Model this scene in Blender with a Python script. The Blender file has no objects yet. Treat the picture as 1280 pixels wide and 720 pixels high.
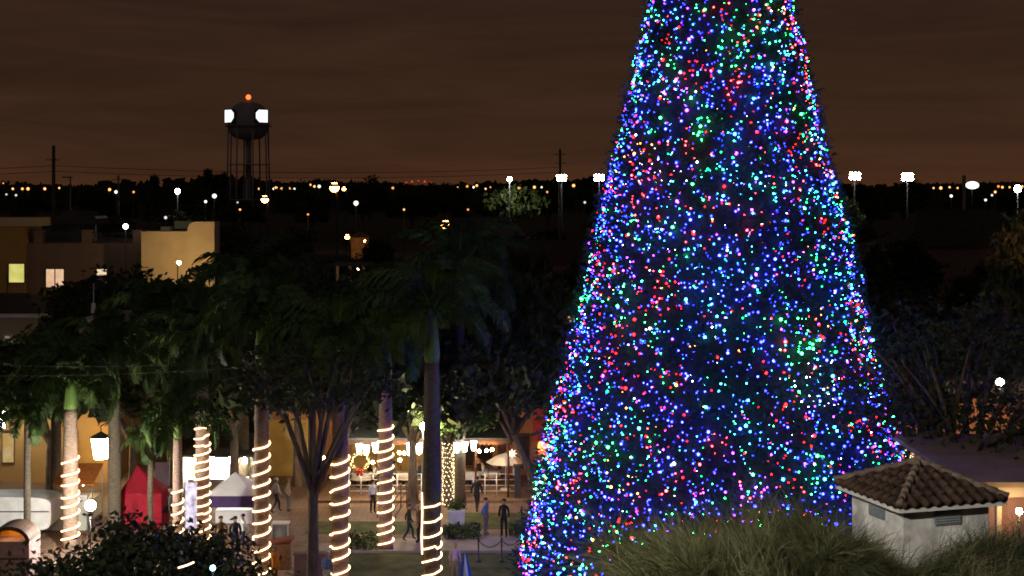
import bpy, bmesh, math, random
import numpy as np
from mathutils import Vector, Matrix, Euler

random.seed(11)
RNG = np.random.default_rng(11)
PI = math.pi
R = math.radians
scene = bpy.context.scene
col = scene.collection

# ------------------------------------------------------------------ camera
FOC, CAM_H, HOR = 1800.0, 16.5, 232.0      # focal length in pixels of a 1280 wide frame, eye height, horizon row


def at(px, py, Y):
    return Vector(((px - 640) / FOC * Y, Y, CAM_H + (HOR - py) / FOC * Y))


def xat(px, Y):
    return (px - 640) / FOC * Y


def zat(py, Y):
    return CAM_H + (HOR - py) / FOC * Y


def gy(py):
    return CAM_H * FOC / (py - HOR)


cam = bpy.data.cameras.new('camera')
cam.sensor_width = 36
cam.lens = FOC / 1280 * 36
cam.shift_y = (HOR - 360) / 1280
cam.clip_start = 0.5
cam.clip_end = 20000
camo = bpy.data.objects.new('camera', cam)
col.objects.link(camo)
camo.location = (0, 0, CAM_H)
camo.rotation_euler = (PI / 2, 0, 0)
scene.camera = camo

# ------------------------------------------------------------------ object helpers


def props(o, label=None, cat=None, group=None, kind=None):
    if label:
        o['label'] = label
    if cat:
        o['category'] = cat
    if group:
        o['group'] = group
    if kind:
        o['kind'] = kind
    return o


def thing(name, label, cat, loc=(0, 0, 0), rz=0.0, group=None):
    o = bpy.data.objects.new(name, None)
    o.empty_display_size = 0.2
    col.objects.link(o)
    o.location = loc
    o.rotation_euler = (0, 0, rz)
    return props(o, label, cat, group)


def mesh_obj(name, me, parent=None, loc=None, rot=None):
    o = bpy.data.objects.new(name, me)
    col.objects.link(o)
    if parent is not None:
        o.parent = parent
    if loc is not None:
        o.location = loc
    if rot is not None:
        o.rotation_euler = rot
    return o


def dup(root, loc, rz=None, label=None, group=None, scale=None):
    r = root.copy()
    col.objects.link(r)
    r.location = loc
    if rz is not None:
        r.rotation_euler = (0, 0, rz)
    if scale is not None:
        r.scale = scale if hasattr(scale, '__len__') else (scale,) * 3
    if label:
        r['label'] = label
    if group:
        r['group'] = group
    for ch in list(root.children):
        c = ch.copy()
        col.objects.link(c)
        c.parent = r
        for g in list(ch.children):
            d = g.copy()
            col.objects.link(d)
            d.parent = c
    return r


class MB:
    """collects simple solids; build() links them as one mesh"""

    def __init__(self):
        self.v, self.f, self.m, self.sm = [], [], [], []

    def add(self, vs, fs, mi=0, smooth=False):
        b = len(self.v)
        self.v += [tuple(x) for x in vs]
        for f in fs:
            self.f.append([b + i for i in f])
            self.m.append(mi)
            self.sm.append(smooth)
        return self

    def box(self, c, s, rz=0.0, mi=0, rot=None, top=1.0):
        hx, hy, hz = s[0] / 2, s[1] / 2, s[2] / 2
        M = rot if rot is not None else Matrix.Rotation(rz, 3, 'Z')
        c = Vector(c)
        vs = []
        for dz, k in ((-hz, 1.0), (hz, top)):
            for dx, dy in ((-hx, -hy), (hx, -hy), (hx, hy), (-hx, hy)):
                vs.append(c + M @ Vector((dx * k, dy * k, dz)))
        return self.add(vs, [(3, 2, 1, 0), (4, 5, 6, 7), (0, 1, 5, 4), (1, 2, 6, 5), (2, 3, 7, 6), (3, 0, 4, 7)], mi)

    def tube(self, pts, rad, n=8, mi=0, cap=True, smooth=True):
        pts = [Vector(p) for p in pts]
        if not hasattr(rad, '__len__'):
            rad = [rad] * len(pts)
        vs, fs = [], []
        up = None
        for i, p in enumerate(pts):
            d = (pts[min(i + 1, len(pts) - 1)] - pts[max(i - 1, 0)])
            d = d.normalized() if d.length > 1e-9 else Vector((0, 0, 1))
            if up is None:
                up = Vector((1, 0, 0)) if abs(d.x) < 0.9 else Vector((0, 1, 0))
            a = (up - d * up.dot(d)).normalized()
            up = a
            b = d.cross(a)
            for k in range(n):
                t = 2 * PI * k / n
                vs.append(p + (a * math.cos(t) + b * math.sin(t)) * rad[i])
        for i in range(len(pts) - 1):
            for k in range(n):
                fs.append((i * n + k, i * n + (k + 1) % n, (i + 1) * n + (k + 1) % n, (i + 1) * n + k))
        if cap:
            fs.append(tuple(range(n))[::-1])
            fs.append(tuple((len(pts) - 1) * n + k for k in range(n)))
        return self.add(vs, fs, mi, smooth)

    def lathe(self, prof, c=(0, 0, 0), n=16, mi=0, smooth=True, phase=0.0):
        c = Vector(c)
        vs, fs = [], []
        for r, z in prof:
            for k in range(n):
                t = 2 * PI * k / n + phase
                vs.append(c + Vector((r * math.cos(t), r * math.sin(t), z)))
        for i in range(len(prof) - 1):
            for k in range(n):
                fs.append((i * n + k, i * n + (k + 1) % n, (i + 1) * n + (k + 1) % n, (i + 1) * n + k))
        if prof[0][0] > 1e-4:
            fs.append(tuple(range(n))[::-1])
        if prof[-1][0] > 1e-4:
            fs.append(tuple((len(prof) - 1) * n + k for k in range(n)))
        return self.add(vs, fs, mi, smooth)

    def ball(self, c, r, n=10, mi=0, sz=1.0):
        m = max(4, n // 2 + 1)
        prof = [(r * math.sin(PI * i / m) + (1e-5 if i in (0, m) else 0), -r * sz * math.cos(PI * i / m)) for i in range(m + 1)]
        return self.lathe(prof, c, n, mi)

    def build(self, name, mats, parent=None, loc=None, rot=None, off=None):
        me = bpy.data.meshes.new(name)
        vs = self.v
        if off is not None:
            ox, oy, oz = off
            vs = [(x - ox, y - oy, z - oz) for x, y, z in vs]
        me.from_pydata(vs, [], self.f)
        if not hasattr(mats, '__len__'):
            mats = [mats]
        for m in mats:
            me.materials.append(m)
        me.polygons.foreach_set('material_index', self.m)
        me.polygons.foreach_set('use_smooth', self.sm)
        me.update()
        return mesh_obj(name, me, parent, loc, rot)


def mesh_np(name, V, Fq, mats, mi=None):
    """V (n,3), faces (m,k) arrays"""
    me = bpy.data.meshes.new(name)
    k = Fq.shape[1]
    me.vertices.add(len(V))
    me.vertices.foreach_set('co', np.ascontiguousarray(V, dtype=np.float32).ravel())
    me.loops.add(Fq.size)
    me.loops.foreach_set('vertex_index', np.ascontiguousarray(Fq, dtype=np.int32).ravel())
    me.polygons.add(len(Fq))
    me.polygons.foreach_set('loop_start', np.arange(0, Fq.size, k, dtype=np.int32))
    for m in (mats if hasattr(mats, '__len__') else [mats]):
        me.materials.append(m)
    if mi is not None:
        me.polygons.foreach_set('material_index', np.ascontiguousarray(mi, dtype=np.int32))
    me.update(calc_edges=True)
    return me


# ------------------------------------------------------------------ materials
MATS = {}


def mat(name, c, rough=0.8, var=0.3, sc=3.0, bump=0.0, spec=0.3, metal=0.0, rand=0.0, detail=4.0, stretch=(1, 1, 1)):
    if name in MATS:
        return MATS[name]
    m = bpy.data.materials.new(name)
    m.use_nodes = True
    nt = m.node_tree
    N, L = nt.nodes, nt.links
    b = N['Principled BSDF']
    b.inputs['Roughness'].default_value = rough
    b.inputs['Metallic'].default_value = metal
    b.inputs['Specular IOR Level'].default_value = spec
    tc = N.new('ShaderNodeTexCoord')
    mp = N.new('ShaderNodeMapping')
    mp.inputs['Scale'].default_value = stretch
    L.new(tc.outputs['Object'], mp.inputs['Vector'])
    no = N.new('ShaderNodeTexNoise')
    no.inputs['Scale'].default_value = sc
    no.inputs['Detail'].default_value = detail
    L.new(mp.outputs['Vector'], no.inputs['Vector'])
    rp = N.new('ShaderNodeValToRGB')
    rp.color_ramp.elements[0].position = 0.3
    rp.color_ramp.elements[1].position = 0.7
    rp.color_ramp.elements[0].color = tuple(x * (1 - var) for x in c) + (1,)
    rp.color_ramp.elements[1].color = tuple(min(1, x * (1 + var)) for x in c) + (1,)
    L.new(no.outputs['Fac'], rp.inputs['Fac'])
    out = rp.outputs['Color']
    if rand:
        oi = N.new('ShaderNodeObjectInfo')
        hs = N.new('ShaderNodeHueSaturation')
        mr = N.new('ShaderNodeMapRange')
        mr.inputs['To Min'].default_value = 1 - rand
        mr.inputs['To Max'].default_value = 1 + rand
        L.new(oi.outputs['Random'], mr.inputs['Value'])
        L.new(mr.outputs['Result'], hs.inputs['Value'])
        L.new(out, hs.inputs['Color'])
        out = hs.outputs['Color']
    L.new(out, b.inputs['Base Color'])
    if bump:
        bp = N.new('ShaderNodeBump')
        bp.inputs['Strength'].default_value = bump
        bp.inputs['Distance'].default_value = 0.05
        L.new(no.outputs['Fac'], bp.inputs['Height'])
        L.new(bp.outputs['Normal'], b.inputs['Normal'])
    MATS[name] = m
    return m


def glow(name, c, s):
    """a lamp surface: gives off light"""
    if name in MATS:
        return MATS[name]
    m = bpy.data.materials.new(name)
    m.use_nodes = True
    nt = m.node_tree
    nt.nodes.remove(nt.nodes['Principled BSDF'])
    e = nt.nodes.new('ShaderNodeEmission')
    e.inputs['Color'].default_value = tuple(c) + (1,)
    e.inputs['Strength'].default_value = s
    nt.links.new(e.outputs[0], nt.nodes['Material Output'].inputs['Surface'])
    MATS[name] = m
    return m


M_leaf = mat('leaf_dark', (0.030, 0.042, 0.015), 0.7, 0.5, 1.2, rand=0.35)
M_leaf2 = mat('leaf_olive', (0.048, 0.050, 0.018), 0.7, 0.5, 1.2, rand=0.3)
M_frond = mat('palm_frond', (0.033, 0.060, 0.011), 0.7, 0.6, 1.5, rand=0.3)
M_shaft = mat('palm_crownshaft', (0.10, 0.17, 0.035), 0.45, 0.3, 3, stretch=(1, 1, 0.2))
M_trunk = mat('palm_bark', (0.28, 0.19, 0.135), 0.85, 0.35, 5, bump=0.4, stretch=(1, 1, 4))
M_trunk2 = mat('palm_bark_shaded', (0.10, 0.08, 0.055), 0.9, 0.35, 5, bump=0.4, stretch=(1, 1, 4))  # shaded copy of the palm bark: unlit trunks darkened in the colour
M_bark = mat('oak_bark', (0.13, 0.095, 0.070), 0.9, 0.45, 6, bump=0.6, stretch=(1, 1, 0.3))
M_pole = mat('weathered_wood', (0.12, 0.09, 0.065), 0.9, 0.4, 8, stretch=(1, 1, 0.1))
M_metal = mat('grey_steel', (0.22, 0.22, 0.22), 0.5, 0.2, 6, metal=0.4)
M_dark = mat('dark_steel', (0.05, 0.05, 0.05), 0.5, 0.2, 6)
M_white = mat('white_paint', (0.75, 0.74, 0.70), 0.6, 0.1, 3)
M_fabricw = mat('white_canvas', (0.78, 0.78, 0.76), 0.8, 0.06, 2)
M_wire = mat('wire', (0.06, 0.055, 0.05), 0.6, 0.2, 3)
G_rope = glow('rope_glow', (1.0, 0.60, 0.30), 7.0)
G_white = glow('lamp_white', (1.0, 0.97, 0.92), 60)
G_warm = glow('lamp_warm', (1.0, 0.62, 0.26), 40)

# ------------------------------------------------------------------ sky
w = bpy.data.worlds.new('World')
scene.world = w
w.use_nodes = True
nt = w.node_tree
N, L = nt.nodes, nt.links
bg = N['Background']
tc = N.new('ShaderNodeTexCoord')
sep = N.new('ShaderNodeSeparateXYZ')
L.new(tc.outputs['Generated'], sep.inputs[0])
rp = N.new('ShaderNodeValToRGB')
cr = rp.color_ramp
cr.elements[0].position = 0.0
cr.elements[0].color = (0.063, 0.0240, 0.0105, 1)
cr.elements[1].position = 1.0
cr.elements[1].color = (0.016, 0.011, 0.010, 1)
for p, c in ((0.012, (0.050, 0.0212, 0.0106)), (0.035, (0.041, 0.0185, 0.0098)), (0.075, (0.035, 0.0165, 0.0092)), (0.13, (0.031, 0.0150, 0.0092)), (0.3, (0.022, 0.0135, 0.010))):
    e = cr.elements.new(p)
    e.color = c + (1,)
L.new(sep.outputs['Z'], rp.inputs['Fac'])
# thin stretched clouds lit by the town
mp = N.new('ShaderNodeMapping')
mp.inputs['Scale'].default_value = (2.6, 2.6, 26)
mp.inputs['Rotation'].default_value = (0, R(0.6), 0)
L.new(tc.outputs['Generated'], mp.inputs['Vector'])
no = N.new('ShaderNodeTexNoise')
no.inputs['Scale'].default_value = 1.7
no.inputs['Detail'].default_value = 9
no.inputs['Roughness'].default_value = 0.62
no.inputs['Distortion'].default_value = 0.8
L.new(mp.outputs['Vector'], no.inputs['Vector'])
mr = N.new('ShaderNodeMapRange')
mr.inputs['From Min'].default_value = 0.3
mr.inputs['From Max'].default_value = 0.7
mr.inputs['To Min'].default_value = 0.78
mr.inputs['To Max'].default_value = 1.25
L.new(no.outputs['Fac'], mr.inputs['Value'])
mx = N.new('ShaderNodeVectorMath')
mx.operation = 'SCALE'
L.new(rp.outputs['Color'], mx.inputs[0])
L.new(mr.outputs['Result'], mx.inputs['Scale'])
sky = N.new('ShaderNodeTexSky')
sky.sky_type = 'NISHITA'
sky.sun_disc = False
sky.sun_elevation = R(-9)
sky.sun_rotation = R(250)
ad = N.new('ShaderNodeVectorMath')
ad.operation = 'ADD'
L.new(mx.outputs[0], ad.inputs[0])
sk2 = N.new('ShaderNodeVectorMath')
sk2.operation = 'SCALE'
sk2.inputs['Scale'].default_value = 0.05
L.new(sky.outputs[0], sk2.inputs[0])
L.new(sk2.outputs[0], ad.inputs[1])
L.new(ad.outputs[0], bg.inputs['Color'])
bg.inputs['Strength'].default_value = 1.0

# added fill light: the one sun lamp, kept weak, from behind the camera
ml = bpy.data.lights.new('fill_sun', 'SUN')
ml.energy = 0.04
ml.angle = R(4)
ml.color = (1.0, 0.93, 0.82)
mo = bpy.data.objects.new('fill_sun', ml)
col.objects.link(mo)
mo.rotation_euler = (R(52), 0, R(-28))

# ------------------------------------------------------------------ ground


def sheet(name, poly, z, m, kind='structure'):
    me = bpy.data.meshes.new(name)
    me.from_pydata([(x, y, z) for x, y in poly], [], [tuple(range(len(poly)))])
    me.materials.append(m)
    o = mesh_obj(name, me)
    o['kind'] = kind
    return o


def paving_mat(name, c1, c2, cm, sx, sy):
    m = bpy.data.materials.new(name)
    m.use_nodes = True
    N, L = m.node_tree.nodes, m.node_tree.links
    b = N['Principled BSDF']
    b.inputs['Roughness'].default_value = 0.75
    tc = N.new('ShaderNodeTexCoord')
    br = N.new('ShaderNodeTexBrick')
    br.inputs['Scale'].default_value = 1.0
    br.inputs['Brick Width'].default_value = sx
    br.inputs['Row Height'].default_value = sy
    br.inputs['Mortar Size'].default_value = 0.02
    br.inputs['Color1'].default_value = c1 + (1,)
    br.inputs['Color2'].default_value = c2 + (1,)
    br.inputs['Mortar'].default_value = cm + (1,)
    L.new(tc.outputs['Object'], br.inputs['Vector'])
    no = N.new('ShaderNodeTexNoise')
    no.inputs['Scale'].default_value = 0.35
    no.inputs['Detail'].default_value = 6
    L.new(tc.outputs['Object'], no.inputs['Vector'])
    mr = N.new('ShaderNodeMapRange')
    mr.inputs['From Min'].default_value = 0.3
    mr.inputs['From Max'].default_value = 0.7
    mr.inputs['To Min'].default_value = 0.6
    mr.inputs['To Max'].default_value = 1.2
    L.new(no.outputs['Fac'], mr.inputs['Value'])
    s = N.new('ShaderNodeVectorMath')
    s.operation = 'SCALE'
    L.new(br.outputs['Color'], s.inputs[0])
    L.new(mr.outputs['Result'], s.inputs['Scale'])
    L.new(s.outputs[0], b.inputs['Base Color'])
    return m


M_ground = mat('ground_earth', (0.05, 0.045, 0.032), 0.95, 0.4, 0.15, detail=8)
M_grass = mat('lawn', (0.075, 0.085, 0.028), 0.9, 0.45, 1.3, detail=8, bump=0.5)
M_paver = paving_mat('plaza_pavers', (0.30, 0.20, 0.135), (0.25, 0.155, 0.10), (0.12, 0.085, 0.06), 0.6, 0.3)
M_path = mat('concrete_path', (0.33, 0.29, 0.25), 0.85, 0.25, 0.8, detail=8)
M_kerb = mat('kerb_stone', (0.35, 0.32, 0.28), 0.85, 0.2, 2)
sheet('ground', [(-9000, -300), (9000, -300), (9000, 15000), (-9000, 15000)], 0, M_ground)
sheet('plaza', [(-40, 48), (30, 48), (40, 96), (-50, 96)], 0.006, M_paver)


def gp(px, py):
    Y = gy(py)
    return (xat(px, Y), Y)


sheet('lawn', [gp(420, 690), gp(700, 690), gp(720, 726), gp(350, 726)], 0.012, M_grass)
sheet('lawn', [gp(395, 652), gp(548, 652), gp(548, 668), gp(380, 668)], 0.012, M_grass)
sheet('lawn', [gp(560, 641), gp(720, 641), gp(720, 662), gp(560, 662)], 0.012, M_grass)
sheet('path', [gp(560, 670), gp(730, 670), gp(720, 688), gp(400, 689), gp(380, 681)], 0.018, M_path)
kb = MB()
p0, p1 = gp(430, 691), gp(720, 690)
kb.box(((p0[0] + p1[0]) / 2, p0[1], 0.06), (p1[0] - p0[0], 0.15, 0.12))
props(kb.build('kerb', M_kerb), kind='structure')
p0, p1 = gp(395, 629), gp(720, 629)
kb = MB()
kb.box(((p0[0] + p1[0]) / 2, p0[1] + 3.0, 0.07), (p1[0] - p0[0], 6.0, 0.14))
props(kb.build('terrace', M_paver), kind='structure')

# ------------------------------------------------------------------ foliage meshes


def leaf_quads(C, nrm, size, aspect=1.7):
    """leaf cards at centres C facing nrm"""
    n = len(C)
    ref = RNG.normal(size=(n, 3))
    a = np.cross(nrm, ref)
    a /= np.linalg.norm(a, axis=1, keepdims=True) + 1e-9
    b = np.cross(nrm, a)
    s = (size * RNG.uniform(0.6, 1.3, n))[:, None]
    a = a * s * aspect / 2
    b = b * s / 2
    V = np.stack([C - a, C - b * 0.9, C + a, C + b * 0.9], 1).reshape(-1, 3)
    return V, np.arange(4 * n).reshape(n, 4)


def unit(n):
    v = RNG.normal(size=(n, 3))
    return v / np.linalg.norm(v, axis=1, keepdims=True)


def crown_mesh(name, rx, rz, cz, n_clump, per, leaf, mats, flat=0.35, mixed=0.3):
    """an uneven crown: clumps of leaves spread through an ellipsoid volume, gaps between them"""
    d = unit(n_clump)
    d[:, 2] = np.where(d[:, 2] < -flat, -flat * RNG.random(n_clump), d[:, 2])
    rr = RNG.uniform(0.45, 1.0, n_clump) ** 0.6
    lump = 1 + 0.22 * np.sin(3 * np.arctan2(d[:, 1], d[:, 0]) + RNG.random() * 6) * RNG.uniform(0.4, 1.2, n_clump)
    C = d * (rr * lump)[:, None] * np.array([rx, rx, rz]) + np.array([0, 0, cz])
    cs = RNG.uniform(0.12, 0.26, n_clump) * rx
    P = np.repeat(C, per, 0) + RNG.normal(size=(n_clump * per, 3)) * np.repeat(cs, per)[:, None] * np.array([1, 1, 0.6]) * 0.62
    nr = unit(len(P)) + np.array([0, 0, 0.7])
    nr /= np.linalg.norm(nr, axis=1, keepdims=True)
    V, F = leaf_quads(P, nr, leaf)
    mi = np.repeat((RNG.random(n_clump) < mixed).astype(int), per)
    return mesh_np(name, V, F, mats, mi)


def limb_mesh(name, h, r, spread, n, mats, cz, lean=(0, 0), seed=1):
    rnd = random.Random(seed)
    b = MB()
    top = Vector((lean[0], lean[1], h))
    b.tube([(0, 0, -0.3), (0, 0, 0.15), (lean[0] * .3, lean[1] * .3, h * .5), top], [r * 1.5, r * 1.12, r * .9, r * .72], 9)
    for i in range(n):
        a = 2 * PI * (i + rnd.random() * 0.6) / n
        s = spread * rnd.uniform(0.6, 1.0)
        e = Vector((lean[0] + math.cos(a) * s, lean[1] + math.sin(a) * s, cz + rnd.uniform(-0.5, 1.2) * spread * .35))
        m_ = top.lerp(e, 0.5) + Vector((rnd.uniform(-.2, .2), rnd.uniform(-.2, .2), spread * .12))
        st = top - Vector((0, 0, h * 0.12 * rnd.random()))
        b.tube([st, m_, e], [r * .55, r * .34, r * .1], 6)
        for q in range(2):
            e2 = e + Vector((rnd.uniform(-1, 1), rnd.uniform(-1, 1), rnd.uniform(0, .9))) * spread * .35
            b.tube([m_, m_.lerp(e2, .5) + Vector((0, 0, .1)), e2], [r * .26, r * .16, r * .05], 5)
    me = bpy.data.meshes.new(name)
    me.from_pydata(b.v, [], b.f)
    me.polygons.foreach_set('use_smooth', b.sm)
    me.materials.append(mats)
    return me


# generic neighbourhood trees: five crowns of unit-ish size (about 9 m tall)
CROWNS, LIMBS = [], []
for k, (rx, rz, cz, nc, per) in enumerate(((3.6, 2.8, 5.8, 90, 60), (4.4, 2.6, 5.4, 100, 60), (2.9, 3.3, 6.0, 80, 60), (4.0, 3.0, 6.0, 95, 60), (3.2, 2.4, 5.0, 80, 60))):
    CROWNS.append(crown_mesh('crown', rx, rz, cz, nc, per, 0.34, [M_leaf, M_leaf2]))
    LIMBS.append(limb_mesh('trunk', cz * 0.55, 0.22, rx * 0.7, 6, M_bark, cz, seed=k))


def tree(k, loc, rz, s, label, group=None, cat='tree', name='leafy_tree'):
    t = thing(name, label, cat, loc, rz, group)
    t.scale = s if hasattr(s, '__len__') else (s, s, s)
    mesh_obj('trunk', LIMBS[k], t)
    mesh_obj('crown', CROWNS[k], t)
    return t


rt = random.Random(5)


def tree_row(Y, x0px, x1px, step, smin, smax, label, group, skip=()):
    x = xat(x0px, Y)
    while x < xat(x1px, Y):
        px = x / Y * FOC + 640
        yy = Y * rt.uniform(0.94, 1.06)
        s = rt.uniform(smin, smax)
        if not any(a <= px <= b for a, b in skip):
            tree(rt.randrange(5), (x, yy, 0), rt.uniform(0, 6.28), (s * rt.uniform(.9, 1.15), s * rt.uniform(.9, 1.15), s), label, group)
        x += step * rt.uniform(0.75, 1.25)


tree_row(92, 150, 720, 6.0, 0.85, 1.12, 'dark leafy tree in the row just beyond the restaurant and stalls', 'trees beyond the restaurant')
tree_row(92, 1080, 1330, 6.0, 0.85, 1.15, 'dark leafy tree behind the tiled cupola and the globe lamp', 'trees behind the cupola')
tree_row(112, 40, 760, 6.8, 0.9, 1.15, 'dark leafy tree in the unlit belt between the palms and the hillside lamps', 'trees behind the palms', skip=((0, 130),))
tree_row(112, 1050, 1340, 6.8, 0.9, 1.2, 'dark leafy tree standing beyond the decorated tree, below the floodlights', 'trees below the floodlights')
tree_row(148, 225, 800, 8, 0.9, 1.2, 'dark leafy tree in the middle distance beside the apartment block', 'trees beside the apartment block')
tree_row(148, 1040, 1340, 8, 0.9, 1.2, 'dark leafy tree standing beyond the decorated tree, below the floodlights', 'trees below the floodlights')
tree_row(215, -20, 1320, 10, 0.8, 1.1, 'dark leafy tree among the houses before the horizon', 'trees among the houses')
tree_row(320, -20, 1320, 13, 0.75, 1.15, 'dark leafy tree far off in the town', 'far trees of the town')
tree_row(470, -20, 1320, 15, 0.9, 1.75, 'dark leafy tree far off in the town', 'far trees of the town')
tree_row(720, -20, 1320, 20, 1.1, 2.1, 'dark tree crown on the skyline', 'trees on the skyline')

# far wood: reads as one dark mass
n = 16000
yy = RNG.uniform(900, 2600, n)
xx = RNG.uniform(-0.42, 0.42, n) * yy
zz = RNG.uniform(0, 1, n) ** 0.7 * (14 + 4 * np.sin(xx * 0.021) + 3 * np.sin(xx * 0.007 + 2) + 3 * np.sin(xx * .063) * np.sin(yy * .01))
nr = unit(n) * 0.5 + np.array([0, -1, 0.2])
V, F = leaf_quads(np.stack([xx, yy, zz], 1), nr / np.linalg.norm(nr, axis=1, keepdims=True), 7.0, 1.3)
fw = mesh_obj('distant_woods', mesh_np('distant_woods', V, F, [M_leaf]))
props(fw, 'dark band of woods and town along the horizon', 'woods', kind='stuff')

for (px, Y, lab) in ((293, 76, 'leafy tree with its dark crown over the lit stall roof'), (372, 79, 'leafy tree with its dark crown behind the utility pole'), (430, 73.6, 'leafy tree with a thin trunk close behind the crownshaft palm'), (516, 73.4, 'leafy tree with a thin trunk just before the ochre wall panel'), (62, 77, 'leafy tree with its dark crown before the ochre wall and warm lanterns'), (166, 76.5, 'leafy tree with its dark crown between the hanging lantern and the red tent'), (618, 83.5, 'leafy tree whose crown rises over the restaurant roof by the oak')):
    tree(rt.randrange(5), (xat(px, Y), Y, 0), rt.uniform(0, 6.28), (1.15, 1.15, 1.28) if px > 200 else (1.0, 1.0, .92), lab, 'trees over the plaza')
# prominent trees on the skyline
tree(1, (xat(370, 430), 430, 0), 0.4, (1.5, 1.5, 2.05), 'round dark tree on the skyline beside the water tower legs')
tree(3, (xat(462, 430), 430, 0), 1.4, (1.5, 1.5, 2.0), 'rounded dark tree on the skyline past the large amber street lamp')
tree(1, (xat(540, 460), 460, 0), 2.0, (2.4, 2.4, 1.95), 'broad low dark tree on the skyline, the widest between water tower and floodlights')


def feather_tree(px, Y, top, label, group):
    t = thing('feathery_pine', label, 'tree', (xat(px, Y), Y, 0), 0, group)
    h = zat(top, Y)
    b = MB()
    b.tube([(0, 0, 0), (h * .03, 0, h * .5), (h * .09, 0, h * .98)], [h * .014, h * .01, h * .003], 6)
    b.build('trunk', M_bark, t)
    n = 900
    z = RNG.uniform(.3, 1, n) ** .8 * h
    C = np.stack([RNG.normal(size=n) * (1.02 - z / h) * h * .11 + z * .09, RNG.normal(size=n) * (1.02 - z / h) * h * .11, z], 1)
    d = unit(n) + np.array([.3, 0, .5])
    V, F = leaf_quads(C, d / np.linalg.norm(d, axis=1, keepdims=True), h * .035, 4)
    mesh_obj('crown', mesh_np('crown', V, F, [M_leaf]), t)
    return t


feather_tree(252, 400, 214, 'tallest feathery pine before the water tower legs', 'feathery pines on the skyline')
feather_tree(263, 410, 221, 'middle feathery pine before the water tower legs', 'feathery pines on the skyline')
feather_tree(272, 400, 219, 'feathery pine leaning closest to the water tower legs', 'feathery pines on the skyline')
feather_tree(186, 400, 222, 'thin lone feathery pine between the hooded lamp and the pine group', 'feathery pines on the skyline')

# ------------------------------------------------------------------ christmas tree
TY, TB = 58.0, 1.0
TX = xat(900, TY)
TH = zat(-375, TY)
TR = 8.4
xt = thing('christmas_tree', 'giant cone shaped christmas tree covered in blue, green and red lights', 'christmas tree', (TX, TY, 0))
M_needle = mat('needle_green', (0.028, 0.066, 0.046), 0.7, 0.5, 2.0, spec=0.1)
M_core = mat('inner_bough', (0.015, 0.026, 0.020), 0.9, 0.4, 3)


def cone_r(z):
    return TR * (1 - (z - TB) / (TH - TB))


b = MB()
b.tube([(0, 0, 0), (0, 0, TH * .96)], [0.55, 0.12], 12)
b.build('trunk', M_bark, xt)
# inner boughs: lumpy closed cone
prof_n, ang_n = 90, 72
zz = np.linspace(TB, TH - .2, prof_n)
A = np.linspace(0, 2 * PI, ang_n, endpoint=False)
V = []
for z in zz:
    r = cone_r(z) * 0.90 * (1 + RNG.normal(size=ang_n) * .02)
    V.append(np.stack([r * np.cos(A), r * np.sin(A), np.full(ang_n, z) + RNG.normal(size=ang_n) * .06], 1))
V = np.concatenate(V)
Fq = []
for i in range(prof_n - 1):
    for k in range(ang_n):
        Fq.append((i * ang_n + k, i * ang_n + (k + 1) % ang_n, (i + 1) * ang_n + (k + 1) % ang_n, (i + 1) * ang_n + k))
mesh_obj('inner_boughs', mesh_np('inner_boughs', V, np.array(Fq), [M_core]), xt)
# sprigs: needles fanning from short twigs
ns = 25000
u = 1 - np.sqrt(RNG.random(ns))
z = TB + u * (TH - TB)
th = RNG.random(ns) * 2 * PI
bump = 1 + 0.030 * np.sin(7 * th + z * 1.3) * np.sin(z * 2.1 + 3 * th) + RNG.normal(size=ns) * .018
rr = TR * (1 - u) * bump * RNG.uniform(.86, .985, ns)
P = np.stack([rr * np.cos(th), rr * np.sin(th), z], 1)
out = np.stack([np.cos(th), np.sin(th), np.full(ns, .1)], 1)
D = out + RNG.normal(size=(ns, 3)) * .5
D /= np.linalg.norm(D, axis=1, keepdims=True)
LN = RNG.uniform(.24, .50, ns) * np.clip(.35 + (1 - u), .4, 1)
Vl, Fl = [], []
nn = 9
for k in range(nn):
    t = .15 + .85 * k / (nn - 1)
    base = P + D * (LN * t * .75)[:, None]
    side = RNG.normal(size=(ns, 3))
    side -= D * (side * D).sum(1, keepdims=True)
    side /= np.linalg.norm(side, axis=1, keepdims=True)
    tip = base + (side * .75 + D * .6) * (LN * .42)[:, None]
    wv = np.cross(side, D) * (LN * .075)[:, None]
    Vl.append(np.stack([base - wv, base + wv, tip], 1).reshape(-1, 3))
V = np.concatenate(Vl)
mesh_obj('foliage', mesh_np('foliage', V, np.arange(len(V)).reshape(-1, 3), [M_needle]), xt)

# bulbs
BULB = {
    'blue': ((0.013, 0.018, 1.0), 95), 'blue_dim': ((0.010, 0.014, 1.0), 60), 'cyan': ((0.03, 0.40, 1.0), 34), 'green': ((0.035, 1.0, 0.20), 36),
    'green_dim': ((0.01, 1.0, 0.2), 12), 'red': ((1.0, 0.028, 0.036), 50), 'red_dim': ((1.0, 0.008, 0.008), 26), 'violet': ((0.30, 0.02, 1.0), 60), 'white': ((0.65, 0.8, 1.0), 20), 'gold': ((1.0, 0.42, 0.06), 12)}
bn = list(BULB)
bmats = [glow('bulb_' + k, *BULB[k]) for k in bn]
base_p = {'blue': .28, 'blue_dim': .15, 'cyan': .11, 'green': .14, 'green_dim': .06, 'red': .06, 'red_dim': .09, 'violet': .065, 'white': .03, 'gold': .015}
nb = 14800
u = 1 - np.sqrt(RNG.random(nb))
z = TB + .2 + u * (TH - TB - .4)
th = RNG.random(nb) * 2 * PI
bump = 1 + 0.030 * np.sin(7 * th + z * 1.3) * np.sin(z * 2.1 + 3 * th)
rr = TR * (1 - u) * bump * RNG.uniform(.903, .988, nb)
BP = np.stack([rr * np.cos(th), rr * np.sin(th), z], 1)
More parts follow.
